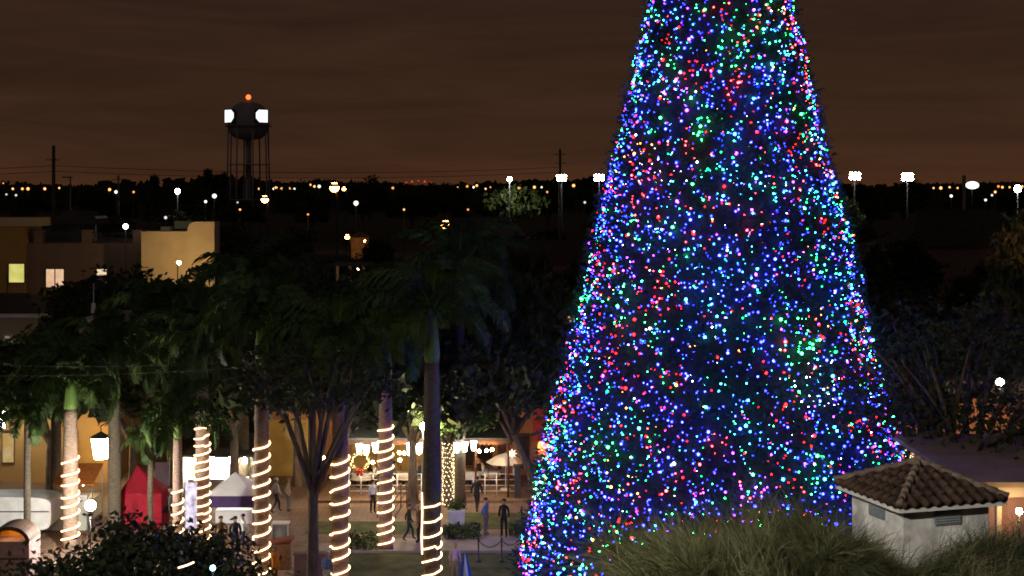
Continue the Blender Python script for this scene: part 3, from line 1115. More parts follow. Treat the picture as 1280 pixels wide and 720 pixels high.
def bbox(mb, px0, px1, py0, py1, Yf, depth, z0=None):
    x0, x1 = xat(px0, Yf), xat(px1, Yf)
    zt = zat(py0, Yf)
    zb = zat(py1, Yf) if z0 is None else z0
    mb.box(((x0 + x1) / 2, Yf + depth / 2, (zt + zb) / 2), (x1 - x0, depth, zt - zb))


OFF = bl.location
b = MB()
bbox(b, -60, 31, 283, 0, Y - .6, 12, 0)
b.build('wing_wall', M_ochre, bl, off=OFF)
b = MB()
bbox(b, 31.5, 176, 304, 0, Y, 12, 0)
b.build('wall', M_brown, bl, off=OFF)
b = MB()
bbox(b, -60, 50, 272, 282.8, Y - .75, 3)
b.build('parapet', M_beige, bl, off=OFF)
for a0, a1 in ((42, 53), (102, 115), (166, 176.5)):
    b = MB()
    bbox(b, a0, a1, 289, 303.6, Y, .8)
    bbox(b, a0 - .6, a1 + .6, 287.5, 289, Y - .05, .9)
    b.build('parapet_pier', M_brown, bl, off=OFF)
for a0, a1 in ((53.5, 101.5), (115.5, 165.5)):
    b = MB()
    bbox(b, a0, a1, 291, 292, Y + .2, .07)
    bbox(b, a0, a1, 301.5, 302.5, Y + .2, .07)
    q = a0 + 1.2
    while q < a1 - .6:
        bbox(b, q, q + .45, 292, 301.5, Y + .22, .03)
        q += 2.6
    b.build('terrace_railing', M_dark, bl, off=OFF)
b = MB()
bbox(b, 45, 101, 282, 303.5, Y + 4, 5)
x0, x1, zt, zb = xat(42, Y), xat(104, Y), zat(265, Y), zat(282.2, Y)
xm = [x0, x0 + (x1 - x0) * .28, x0 + (x1 - x0) * .72, x1]
ys = (Y + 3.4, Y + 9.6)
b.add([(xm[0], ys[0], zb), (xm[3], ys[0], zb), (xm[3], ys[1], zb), (xm[0], ys[1], zb), (xm[1], Y + 5.2, zt), (xm[2], Y + 5.2, zt), (xm[2], Y + 7.8, zt), (xm[1], Y + 7.8, zt)],
      [(3, 2, 1, 0), (4, 5, 6, 7), (0, 1, 5, 4), (1, 2, 6, 5), (2, 3, 7, 6), (3, 0, 4, 7)])
b.build('roof_pavilion', M_roof, bl, off=OFF)
b = MB()
bbox(b, 95, 123, 270.5, 273.5, Y + 6, 3)
bbox(b, 98, 99, 273.5, 303, Y + 6.2, .2)
bbox(b, 119, 120, 273.5, 303, Y + 6.2, .2)
b.build('terrace_canopy', M_white, bl, off=OFF)


def lit_window(px0, px1, py0, py1, Yf, g, parent, off, panes=1):
    b = MB()
    bbox(b, px0 - 1.2, px1 + 1.2, py0 - 1.4, py0, Yf - .10, .14)
    bbox(b, px0 - 1.6, px1 + 1.6, py1, py1 + 1.2, Yf - .14, .18)
    bbox(b, px0 - 1.2, px0, py0, py1, Yf - .10, .14)
    bbox(b, px1, px1 + 1.2, py0, py1, Yf - .10, .14)
    for i in range(1, panes):
        q = px0 + (px1 - px0) * i / panes
        bbox(b, q - .6, q + .6, py0, py1, Yf - .10, .12)
    wf = b.build('window', M_frame, parent, off=off)
    b = MB()
    bbox(b, px0, px1, py0, py1, Yf - .04, .03)
    b.build('pane', g, wf, off=off)
    return wf


def window_glow(name, c1, c2, s, sc=2.5):
    m = glow(name, c1, s)
    N, L = m.node_tree.nodes, m.node_tree.links
    tc = N.new('ShaderNodeTexCoord')
    no = N.new('ShaderNodeTexNoise')
    no.inputs['Scale'].default_value = sc
    L.new(tc.outputs['Object'], no.inputs['Vector'])
    rp = N.new('ShaderNodeValToRGB')
    rp.color_ramp.elements[0].position = .35
    rp.color_ramp.elements[1].position = .65
    rp.color_ramp.elements[0].color = c1 + (1,)
    rp.color_ramp.elements[1].color = c2 + (1,)
    L.new(no.outputs['Fac'], rp.inputs['Fac'])
    L.new(rp.outputs['Color'], N['Emission'].inputs['Color'])
    return m


lit_window(11, 30, 330, 353, Y - .6, window_glow('win_yellow', (.55, .50, .09), (.72, .66, .20), 1.0, 1.2), bl, OFF)
lit_window(57.5, 79.5, 336.5, 359, Y, window_glow('win_pink', (.85, .50, .28), (1.0, .66, .42), .85, 1.5), bl, OFF, 2)
lit_window(121, 133, 336.5, 344, Y, window_glow('win_warm', (1, .70, .42), (1, .85, .6), .95), bl, OFF)

# pale parapet wing
wing = thing('parapet_building', 'pale beige building end with a curved stepped parapet', 'building', (xat(222, 124), 124, 0))
OF2 = wing.location
Yw = 124
b = MB()
xs = [176.5, 202, 234]
pts = [(176.5, 289.3), (234, 289.3)] + [(234 + 9 * (1 - math.cos(R(a))), 289.3 - 12 * math.sin(R(a))) for a in (20, 40, 60, 80, 90)] + [(268, 277.3)]
V = []
for d in (0, 2.2):
    for (q, p) in pts:
        V.append((xat(q, Yw), Yw + d, zat(p, Yw)))
    V.append((xat(268, Yw), Yw + d, 0))
    V.append((xat(176.5, Yw), Yw + d, 0))
m_ = len(pts) + 2
b.add(V, [tuple(range(m_)), tuple(range(m_, 2 * m_))[::-1]] + [(i, m_ + i, m_ + (i + 1) % m_, (i + 1) % m_) for i in range(m_)])
b.build('wall', M_beige, wing, off=OF2)
b = MB()
bbox(b, 218, 240, 276.5, 286, Yw + 11, 1.2)
b.build('roof_box', mat('pale_green_paint', (0.5, 0.56, 0.38), .8, .1, 2), wing, off=OF2)
b = MB()
bbox(b, 201, 213, 283.5, 289, Yw + 6, 1.0)
b.build('roof_box', mat('pale_green_paint', (0.5, 0.56, 0.38), .8, .1, 2), wing, off=OF2)
# added lamp, put in to light the pale wing
t = thing('added_wing_lamp', 'added small lamp on an arm lighting the pale parapet wall', 'lamp', (xat(222, 118), 118, 0))
b = MB()
b.tube([(0, 0, 0), (0, 0, zat(330, 118)), (0, .4, zat(329, 118))], .05, 6)
b.build('pole', M_dark, t)
b = MB()
b.ball((0, .5, zat(329, 118)), .15, 8)
b.build('lamp_head', glow('added_wing_glow', (1, .66, .28), 1100), t)

# lower buildings in front of the block
lo = thing('low_building', 'low beige building with a dark sloped roof and one pale window', 'building', (xat(10, 104), 104, 0))
OF3 = lo.location
b = MB()
bbox(b, -60, 47, 397, 0, 104, 9, 0)
b.build('wall', M_beige, lo, off=OF3)
b = MB()
bbox(b, -62, 48.5, 393, 397.2, 103.8, 9.4)
b.build('cornice', M_white, lo, off=OF3)
b = MB()
x0, x1 = xat(-62, 104), xat(122, 113.4)
b.add([(x0, 104.2, zat(393, 104)), (xat(48, 104), 104.2, zat(393, 104)), (x1, 113.2, zat(393, 104)), (x0, 113.2, zat(393, 104)),
       (x0, 112.8, zat(366, 113)), (xat(30, 112), 112.8, zat(366, 113))], [(0, 1, 5, 4), (1, 2, 5), (2, 3, 4, 5), (0, 4, 3), (3, 2, 1, 0)])
b.build('roof', M_roof, lo, off=OF3)
b = MB()
bbox(b, 4, 6, 420, 440, 103.9, .08)
bbox(b, 18.5, 20.5, 420, 440, 103.9, .08)
bbox(b, 4, 20.5, 418, 420, 103.9, .08)
wn = b.build('window', M_white, lo, off=OF3)
b = MB()
bbox(b, 6, 18.5, 420, 440, 103.95, .04)
b.build('pane', window_glow('win_dim', (.20, .17, .12), (.28, .24, .17), .8), wn, off=OF3)
sh = thing('flat_building', 'small flat roofed building with a pale edge half hidden by palms', 'building', (xat(126, 98), 98, 0))
OF4 = sh.location
b = MB()
bbox(b, 99, 154, 402, 0, 98, 7, 0)
b.build('wall', M_beige, sh, off=OF4)
b = MB()
bbox(b, 97, 156, 399.5, 402.2, 97.8, 7.4)
b.build('roof_edge', M_white, sh, off=OF4)
t = thing('roof_antenna', 'thin pale antenna with a small box at its foot on the flat roof', 'antenna', (xat(117, 100), 100, zat(399.6, 100) - .1))
b = MB()
b.tube([(0, 0, 0), (0, 0, 2.6)], .035, 6)
b.build('mast', M_white, t)
b = MB()
b.box((0, 0, .9), (.30, .25, .7), top=.8)
b.build('box', M_white, t)

# more houses in the dark
for i, (px, Y, w_, py, lab) in enumerate(((405, 158, 10, 318, 'dark bungalow in front of the lit yard'), (700, 190, 14, 300, 'dark low house below the floodlights beside the decorated tree'), (1195, 170, 15, 262, 'dark low building below the row of amber lamps'), (600, 230, 14, 272, 'dark house beside the lone amber street lamp'))):
    t = thing('house', lab, 'house', (xat(px, Y), Y, 0), rt.uniform(-.3, .3), 'dark houses of the town')
    h = zat(py, Y)
    b = MB()
    b.box((0, 0, h * .35), (w_, 8, h * .7))
    b.build('wall', M_brown, t)
    b = MB()
    hw = w_ / 2 + .5
    z0 = h * .7
    b.add([(-hw, -4.5, z0), (hw, -4.5, z0), (hw, 4.5, z0), (-hw, 4.5, z0), (-hw + 3, 0, h), (hw - 3, 0, h)], [(0, 1, 5, 4), (1, 2, 5), (2, 3, 4, 5), (3, 0, 4), (3, 2, 1, 0)])
    b.build('roof', M_roof, t)
# lit yard wall and shed with posts
t = thing('house', 'far house whose gable wall glows orange under the amber lamp', 'house', (xat(450, 300), 300, 0), .1)
b = MB()
b.box((0, 0, 2.9), (3.6, 6, 5.8))
b.build('wall', mat('plaster_warm', (.55, .36, .18), .9, .35, 1.2), t)
b = MB()
b.add([(-2.1, -3.3, 5.81), (2.1, -3.3, 5.81), (2.1, 3.3, 5.81), (-2.1, 3.3, 5.81), (0, -3.3, 6.9), (0, 3.3, 6.9)], [(0, 1, 4), (2, 3, 5), (1, 2, 5, 4), (3, 0, 4, 5), (3, 2, 1, 0)])
b.build('roof', M_roof, t)
lamp_post(456, 301, 292, glow('yard_lamp', (1, .45, .12), 200), .16, 'small amber lamp right in front of the orange gable wall', style='hood', pole=.06)
t = thing('carport', 'small carport with lit posts below the lit yard', 'carport', (xat(441, 128), 128, 0))
b = MB()
b.box((0, 0, zat(330, 128)), (3.4, 3, .2))
b.build('roof', M_roof, t)
for q in (-1.2, -.1, 1.1):
    b = MB()
    b.box((q, -1.3, zat(330, 128) / 2), (.22, .22, zat(330, 128) - .2))
    b.build('post', M_beige, t)
b = MB()
b.ball((.5, 0, zat(332, 128) - .3), .10, 8)
b.build('bulb', glow('carport_glow', (1, .75, .45), 25), t)

# green lamp in the leaves
t = thing('green_lantern', 'green globe lamp glowing through leaves behind the palms', 'lantern', (xat(217, 96), 96, 0))
b = MB()
b.tube([(0, 0, 0), (0, 0, zat(436, 96))], .06, 6)
b.build('pole', M_dark, t)
b = MB()
b.ball((0, 0, zat(424, 96)), .34, 12, 0, 1.25)
b.build('globe', window_glow('green_glow', (.03, .22, .03), (.55, 1.0, .50), 1.2, 5), t)
b = MB()
b.lathe([(.10, 0), (.36, .1), (.36, .16), (.1, .3), (.02, .4)], (0, 0, zat(416, 96)), 12)
b.build('cap', M_dark, t)
# orange lantern by the big tree
t = thing('orange_lantern', 'glowing orange lantern against the edge of the decorated tree', 'lantern', (xat(714, 88), 88, 0))
b = MB()
b.tube([(0, 0, 0), (0, 0, zat(410, 88))], .07, 6)
b.build('pole', M_dark, t)
b = MB()
b.lathe([(.15, -.35), (.42, -.1), (.45, .1), (.3, .28), (.1, .33)], (0, 0, zat(402, 88)), 14)
b.build('globe', glow('orange_globe', (1, .42, .10), 1.0), t)
lamp_post(655, 366, 110, glow('sodium', (1, .40, .07), 90), .12, 'small sodium lamp inside the trees beside the decorated tree', pole=.05)
lamp_post(1290, 282, 92, glow('sodium2', (1, .42, .10), 260), .13, 'sodium lamp lighting branches at the edge of the view', pole=.05)
tree(2, (xat(1278, 96), 96, 0), 1.1, (.8, .8, 1.52), 'tall tree at the edge of the view, its branches lit orange')
tree(0, (xat(648, 118), 118, 0), 1.1, (.8, .8, 1.28), 'tree beside the decorated tree with leaves lit dull orange')
# ------------------------------------------------------------------ restaurant and dining terrace
M_orange = mat('terracotta_render', (0.42, 0.20, 0.08), 0.9, 0.2, .8, detail=8)
M_ochw = mat('ochre_wall', (0.55, 0.36, 0.10), 0.9, 0.2, .8, detail=8)
M_darkwood = mat('dark_wood', (0.09, 0.045, 0.025), 0.7, 0.4, 5)
M_glassd = mat('dark_glass', (0.03, 0.025, 0.02), 0.15, 0.2, 2, spec=.6)
M_awn = mat('grey_canvas', (0.14, 0.13, 0.105), 0.9, 0.1, 2)
YR = 82.0
rs = thing('restaurant', 'long terracotta and ochre restaurant front behind the dining terrace', 'building', (xat(540, YR), YR, 0))
OFR = rs.location


def slab(name, m, px0, px1, z0, z1, Yf, d, parent=None, off=None):
    b = MB()
    x0, x1 = xat(px0, Yf), xat(px1, Yf)
    b.box(((x0 + x1) / 2, Yf + d / 2, (z0 + z1) / 2), (x1 - x0, d, z1 - z0))
    return b.build(name, m, parent, off=off)


slab('wall', M_orange, 322, 760, 0, 3.7, YR, 8, rs, OFR)
slab('wall_panel', M_ochw, 488, 528, 0, 2.4, YR - .12, .119, rs, OFR)
slab('wall_panel', M_ochw, 440, 476, 0, 2.6, YR - .12, .119, rs, OFR)
slab('wall_panel', M_ochw, 336, 392, 0, 3.2, YR - .12, .119, rs, OFR)
slab('parapet', M_awn, 320, 762, 3.7, 4.1, YR - .3, 8.6, rs, OFR)
for a0, a1, m_ in ((574, 592, 2.5), (596, 616, 2.5), (648, 662, 2.4), (532, 548, 2.5)):
    o = slab('window', M_darkwood, a0, a1, .4, m_, YR - .10, .099, rs, OFR)
    slab('pane', M_glassd, a0 + 1.5, a1 - 1.5, .6, m_ - .15, YR - .13, .028, o, OFR)
slab('door', M_darkwood, 622, 633, 0, 2.3, YR - .1, .099, rs, OFR)
slab('sign_board', mat('red_board', (.55, .07, .03), .7, .2, 2), 666, 700, 2.0, 3.9, YR - .4, .1, rs, OFR)

# awning with posts
YA = 75.5
aw = thing('dining_awning', 'long grey awning over the dining terrace, hung with white lamps', 'awning', (xat(540, YA), YA, 0))
OFA = aw.location
b = MB()
x0, x1 = xat(428, YA), xat(640, YA)
b.add([(x0, YA, 3.18), (x1, YA, 3.18), (x1, 81.5, 3.5), (x0, 81.5, 3.5), (x0, YA, 3.26), (x1, YA, 3.26), (x1, 81.5, 3.58), (x0, 81.5, 3.58)],
      [(3, 2, 1, 0), (4, 5, 6, 7), (0, 1, 5, 4), (1, 2, 6, 5), (2, 3, 7, 6), (3, 0, 4, 7)])
b.build('canopy', M_awn, aw, off=OFA)
b = MB()
n = 40
for i in range(n):
    q0, q1 = x0 + (x1 - x0) * i / n, x0 + (x1 - x0) * (i + 1) / n
    b.add([(q0, YA - .02, 3.17), (q1, YA - .02, 3.17), (q1, YA - .02, 2.98), ((q0 + q1) / 2, YA - .02, 2.88), (q0, YA - .02, 2.98), (q0, YA - .05, 3.17), (q1, YA - .05, 3.17), (q1, YA - .05, 2.98), ((q0 + q1) / 2, YA - .05, 2.88), (q0, YA - .05, 2.98)],
          [(0, 1, 2, 3, 4), (9, 8, 7, 6, 5), (2, 7, 8, 3), (3, 8, 9, 4)])
b.build('valance', M_darkwood, aw, off=OFA)
for i in range(6):
    b = MB()
    q = x0 + .2 + (x1 - x0 - .4) * i / 5
    b.tube([(q, YA + .1, .14), (q, YA + .1, 3.17)], .06, 8)
    b.build('post', M_darkwood, aw, off=OFA)
G_pend = glow('pendant_glow', (.93, 1.0, .95), 26)
G_wbulb = glow('warm_bulb', (1, .56, .22), 220)
PEND = [(449, 561), (458, 563), (469, 560), (477, 564), (512, 560), (521, 561), (528, 560), (571, 560), (581, 559), (592, 557.5)]
PLAB = ['first', 'second', 'third', 'fourth', 'fifth', 'sixth', 'seventh', 'eighth', 'ninth', 'tenth']
for i, (px, py) in enumerate(PEND):
    t = thing('pendant_lamp', '%s white pendant lamp under the grey awning, counted from the utility pole' % PLAB[i], 'pendant lamp', (xat(px, 74.6), 74.6, zat(py, 74.6)), 0, 'pendant lamps under the awning')
    b = MB()
    b.lathe([(.17, .24), (.155, .2), (.10, -.2), (.04, -.24)], (0, 0, 0), 12)
    b.build('shade', G_pend, t)
    b = MB()
    b.tube([(0, 0, .26), (0, .4, 3.16 - zat(py, 74.6) + .06)], .012, 5)
    b.build('cord', M_dark, t)
WB = [(499, 566), (505, 566.5), (511, 567), (518, 566), (524, 566), (500, 575), (466, 578), (599, 564), (608, 563.5), (615, 562), (404, 572), (412, 568)]
for i, (px, py) in enumerate(WB):
    b = MB()
    b.ball((0, 0, 0), .085, 8)
    b.tube([(0, 0, .07), (0, 0, .3)], .015, 5, 1)
    o = b.build('warm_bulb', [G_wbulb, M_dark], None, (xat(px, 75.1), 75.1, zat(py, 75.1)))
    where = 'on the terrace between utility pole and thick palm' if px < 540 else 'past the fairy lit terrace tree'
    props(o, '%s small warm bulb strung %s' % (PLAB[i if i < 7 else (i - 7) % 5], where if i < 10 else 'beside the utility pole at the terrace corner'), 'bulb', 'warm bulbs on the terrace')


def wreath(px, py, Y, r, label, bow=True):
    t = thing('wreath', label, 'wreath', (xat(px, Y), Y, zat(py, Y)), 0, 'lit wreaths on the terrace')
    b = MB()
    n = 26
    b.tube([(r * math.cos(2 * PI * i / n), 0, r * math.sin(2 * PI * i / n)) for i in range(n + 1)], r * .20, 8)
    b.build('ring', mat('garland', (.10, .09, .025), .8, .4, 10), t)
    b = MB()
    for i in range(46):
        a = 2 * PI * i / 46
        q = r * rt.uniform(.82, 1.18)
        b.ball((q * math.cos(a), -r * .2, q * math.sin(a)), .03, 5)
    b.build('fairy_lights', glow('wreath_glow', (1, .72, .30), 4.5), t)
    if bow:
        b = MB()
        M_bow = mat('red_ribbon', (.62, .06, .02), .5, .15, 4)
        for s in (-1, 1):
            b.tube([(0, -r * .25, -r), (s * r * .5, -r * .32, -r * .72), (s * r * .55, -r * .3, -r * 1.15), (0, -r * .25, -r)], [.03, .10, .09, .03], 6)
            b.tube([(0, -r * .25, -r), (s * r * .3, -r * .25, -r * 1.6)], [.05, .09], 6)
        b.ball((0, -r * .3, -r), .08, 8)
        b.build('bow', M_bow, t)


wreath(450, 577, 75.2, .44, 'large lit gold wreath with a red bow under the awning')
wreath(570, 575, 75.2, .36, 'smaller lit wreath half behind the fairy lit terrace tree', False)
# star ornament
t = thing('star_ornament', 'small lit star hanging under the oak branches', 'ornament', (xat(640, 76), 76, zat(567, 76)))
b = MB()
for i in range(8):
    a = PI * i / 4
    b.tube([(0, 0, 0), (.26 * math.cos(a), 0, .26 * math.sin(a))], [.06, .01], 5)
b.build('star', glow('star_glow', (1, .78, .5), 3), t)
b = MB()
b.tube([(0, 0, .2), (0, 0, 1.6)], .012, 5)
b.build('cord', M_dark, t)
# red lantern
t = thing('red_lantern', 'glowing orange red lantern in front of the red board by the decorated tree', 'lantern', (xat(679, 77), 77, zat(560, 77)))
b = MB()
b.lathe([(.12, -.42), (.26, -.3), (.30, 0), (.26, .3), (.12, .42)], (0, 0, 0), 14)
b.build('globe', glow('red_lantern_glow', (1, .22, .05), 5), t)
b = MB()
b.tube([(0, 0, .42), (0, 3, 1.2)], .02, 5)
b.build('bracket', M_dark, t)


def railing(px0, px1, Y, label, h=1.1, z0=.14, posts=7):
    x0, x1 = xat(px0, Y), xat(px1, Y)
    t = thing('railing', label, 'railing', (x0, Y, z0), 0, 'white railings round the terrace')
    n = posts
    for i in range(n):
        b = MB()
        b.tube([((x1 - x0) * i / (n - 1), 0, 0), ((x1 - x0) * i / (n - 1), 0, h)], .035, 6)
        b.build('post', M_white, t)
    for z in (.2, .5, .8, h):
        b = MB()
        b.tube([(0, 0, z), (x1 - x0, 0, z)], .024, 6)
        b.build('rail', M_white, t)
    return t


railing(436, 527, 76.2, 'white railing of the terrace between the crownshaft palm and the thick dark palm')
railing(577, 650, 76.2, 'white railing of the terrace between the terrace tree and the bent oak', posts=6)
# planter pillars
for px, w_, h, lab in ((573, 11, 1.5, 'white pillar at the end of the terrace railing beside the fairy lit tree'), (647, 8, 1.6, 'dark pillar at the end of the terrace railing beside the bent oak')):
    t = thing('gate_pillar', lab, 'pillar', (xat(px, 75.6), 75.6, .14))
    b = MB()
    b.box((0, 0, h / 2), (w_ * 75.6 / FOC, .4, h))
    b.build('shaft', M_white if px < 600 else M_dark, t)
    b = MB()
    b.box((0, 0, h + .05), (w_ * 75.6 / FOC + .1, .5, .1))
    b.build('capstone', M_white if px < 600 else M_dark, t)
# stair handrails
t = thing('stair_railing', 'brown slanting stair rails beside the palm before the dining terrace', 'railing', (xat(502, 73), 73, 0))
for k in range(4):
    b = MB()
    dx = (k - 1.5) * .30
    b.tube([(dx - .62, -1.6, .15), (dx + .35, .8, 1.25)], .03, 6)
    b.tube([(dx - .62, -1.6, 0), (dx - .62, -1.6, .2)], .03, 6)
    b.tube([(dx + .35, .8, 0), (dx + .35, .8, 1.28)], .03, 6)
    b.build('handrail', M_darkwood, t)
# umbrella table
t = thing('patio_umbrella', 'white open patio umbrella on the terrace behind the railing', 'umbrella', (xat(632, 77.5), 77.5, .14))
b = MB()
b.tube([(0, 0, 0), (0, 0, 2.0)], .03, 8)
b.lathe([(.28, 0), (.28, .06), (.05, .1)], (0, 0, 0), 12)
b.build('pole', M_white, t)
b = MB()
b.lathe([(1.05, 1.50), (.55, 1.80), (.02, 1.98), (.02, 1.94), (.55, 1.76), (1.05, 1.46)], (0, 0, 0), 8, smooth=False)
b.build('canopy', M_fabricw, t)
b = MB()
b.box((.45, -.3, 1.2), (.14, .1, .7))
b.build('cord_flap', M_fabricw, t)

# dining tables and chairs
M_cloth = mat('white_cloth', (.70, .68, .64), .85, .08, 3)
M_chair = mat('chair_wood', (.16, .09, .05), .6, .3, 5)


def chair_thing(label, loc, rz):
    t = thing('dining_chair', label, 'chair', loc, rz, 'dining chairs on the terrace')
    b = MB()
    b.box((0, 0, .44), (.42, .42, .05))
    b.build('seat', M_chair, t)
    b = MB()
    b.box((0, .20, .72), (.40, .035, .46))
    b.build('backrest', M_chair, t)
    for sx in (-.18, .18):
        for sy in (-.18, .18):
            b = MB()
            b.box((sx, sy, .21), (.04, .04, .42))
            b.build('leg', M_chair, t)
    return t


def table_thing(label, loc):
    t = thing('dining_table', label, 'table', loc, 0, 'dining tables on the terrace')
    b = MB()
    b.tube([(0, 0, 0), (0, 0, .70)], .05, 8)
    b.lathe([(.28, 0), (.28, .04), (.06, .08)], (0, 0, 0), 12)
    b.build('pedestal', M_dark, t)
    b = MB()
    b.lathe([(.50, .70), (.50, .74)], (0, 0, 0), 20, smooth=False)
    b.build('tabletop', M_chair, t)
    return t


# ------------------------------------------------------------------ people
M_skin = mat('skin', (.42, .24, .16), .6, .1, 8)
M_hair = mat('hair_dark', (.03, .02, .015), .5, .3, 20)
M_hairg = mat('hair_grey', (.35, .32, .29), .6, .2, 20)
M_hairb = mat('hair_blond', (.30, .20, .09), .5, .2, 20)
M_shoe = mat('shoe', (.03, .025, .022), .5, .2, 8)


def cloth(name, c):
    return mat('cloth_' + name, c, .85, .2, 5)


NAVY, BLUE, BLACK, GREY, WHITE, ORANGE, BROWN, LILAC, KHAKI, RED = (cloth('navy', (.03, .04, .08)), cloth('blue', (.13, .20, .42)), cloth('black', (.02, .02, .02)), cloth('grey', (.2, .2, .2)), cloth('white', (.62, .62, .60)),
                                                                   cloth('orange', (.72, .24, .02)), cloth('brown', (.12, .06, .03)), cloth('lilac', (.38, .34, .5)), cloth('khaki', (.3, .24, .14)), cloth('red', (.4, .04, .03)))


def person(label, loc, rz, shirt, trousers, hair=None, pose='stand', h=1.72, group=None, seed=0):
    rnd = random.Random(seed)
    hair = hair or M_hair
    sit = pose == 'sit'
    hip = .50 if sit else .92
    V, E, RD, TAG = [], [], [], []

    def v(p, r, tag):
        V.append(Vector(p))
        RD.append(r)
        TAG.append(tag)
        return len(V) - 1

    def chain(start, items):
        prev = start
        for p, r, tag in items:
            i = v(p, r, tag)
            E.append((prev, i))
            prev = i
        return prev

    ln = .10 if sit else .02
    pel = v((0, 0, hip), .145, 't')
    ch = chain(pel, [((0, .0 - ln * .2, hip + .16), .130, 's'), ((0, -ln * .5, hip + .34), .150, 's'), ((0, -ln * .4, hip + .49), .115, 's')])
    nk = chain(ch, [((0, -ln * .5, hip + .575), .058, 'k')])
    hd = chain(nk, [((0, -ln - .015, hip + .66), .082, 'k'), ((0, -ln - .01, hip + .75), .094, 'k'), ((0, -ln, hip + .82), .06, 'k')])
    nose = chain(hd - 1, [((0, -ln - .125, hip + .715), .013, 'k')])
    hands = []
    for s in (-1, 1):
        sh = chain(ch, [((s * .175, -ln * .4, hip + .475), .072, 's')])
        if sit:
            el, wr = (s * .24, -.10, hip + .22), (s * .15, -.36, hip + .26)
        elif pose == 'walk':
            el, wr = (s * .235, .04 + s * .10, hip + .20), (s * .23, -.05 + s * .17, hip - .03)
        elif pose == 'pockets':
            el, wr = (s * .29, .07, hip + .19), (s * .20, -.08, hip + .0)
        elif pose == 'reach' and s > 0:
            el, wr = (s * .26, -.18, hip + .26), (s * .2, -.40, hip + .34)
        else:
            el, wr = (s * .235, .02, hip + .20), (s * .225, -.06, hip - .04)
        w_ = chain(sh, [(el, .050, 's'), (wr, .034, 'k')])
        hands.append((Vector(el), Vector(wr), s))
        if sit:
            kn, an, to = (s * .12, -.42, hip + .02), (s * .13, -.42, .09), (s * .14, -.58, .045)
        elif pose == 'walk':
            kn, an, to = (s * .10, -.08 - s * .12, .50), (s * .10, -s * .26 + .04, .10), (s * .11, -s * .26 - .12, .05)
        else:
            kn, an, to = (s * .105, -.02, .49), (s * .115, .01, .085), (s * .14, -.13, .045)
        chain(pel, [((s * .095, 0, hip - .06), .095, 't'), (kn, .066, 't'), (an, .046, 't'), (to, .038, 'f')])
    me = bpy.data.meshes.new('skel')
    me.from_pydata([tuple(p) for p in V], E, [])
    o = bpy.data.objects.new('skel', me)
    col.objects.link(o)
    md = o.modifiers.new('skin', 'SKIN')
    md.use_smooth_shade = True
    for i, r in enumerate(RD):
        sv = me.skin_vertices[0].data[i]
        sv.radius = (r, r * (.72 if TAG[i] == 's' and abs(V[i].x) < .01 else 1.0))
        sv.use_root = i == 0
    o.modifiers.new('sub', 'SUBSURF').levels = 1
    dg = bpy.context.evaluated_depsgraph_get()
    bm_ = bpy.data.meshes.new_from_object(o.evaluated_get(dg))
    b = MB()
    b.add([x.co[:] for x in bm_.vertices], [tuple(p.vertices) for p in bm_.polygons], 0, True)
    cs = []
    for p in bm_.polygons:
        c = p.center
        best, tag = 9, 's'
        for (i, j) in E:
            a, d = V[i], V[j] - V[i]
            u_ = max(0, min(1, (c - a).dot(d) / max(d.length_squared, 1e-9)))
            q = (c - (a + d * u_)).length - (RD[i] * (1 - u_) + RD[j] * u_)
            if q < best:
                best, tag = q, TAG[j]
                if TAG[j] == 'k' and TAG[i] == 's' and u_ < .8:
                    tag = 's'
                if TAG[j] == 's' and TAG[i] == 't' and u_ < .35:
                    tag = 't'
        cs.append({'k': 0, 's': 1, 't': 2, 'f': 3}[tag])
    b.m[:] = cs
    bpy.data.objects.remove(o)
    bpy.data.meshes.remove(bm_)
    # hands: palm, four fingers and a thumb, rooted in the wrist
    for el, wr, s in hands:
        d = (wr - el).normalized()
        sd = Vector((0, 1, 0)) - d * d.y
        sd = sd.normalized() if sd.length > .1 else Vector((1, 0, 0))
        nm = d.cross(sd)
        b.tube([wr - d * .02, wr + d * .04, wr + d * .095], [.030, .038, .034], 8, 0)
        for q, fl in enumerate((.065, .078, .072, .055)):
            st = wr + d * .085 + sd * (.027 - .018 * q)
            b.tube([st, st + d * fl * .5 + nm * .008, st + d * fl * .92 + nm * .028], [.0095, .009, .006], 6, 0)
        st = wr + d * .03 + sd * .03
        b.tube([st, st + sd * .025 + d * .03, st + sd * .03 + d * .065], [.013, .011, .007], 6, 0)
    # eyes
    for s in (-1, 1):
        b.ball((s * .034, -ln - .092, hip + .735), .012, 6, 4)
    t = b.build('person', [M_skin, shirt, trousers, M_shoe, M_dark], None, loc, (0, 0, rz))
    t.scale = (h / (1.72 if not sit else 1.72),) * 3
    props(t, label, 'person', group)
    b = MB()
    m_ = 7
    b.lathe([(.098, -.02), (.104, .02), (.098, .06), (.07, .095), (.001, .108)], (0, -ln + .012, hip + .75), 12)
    b.build('hair', hair, t)
    return t


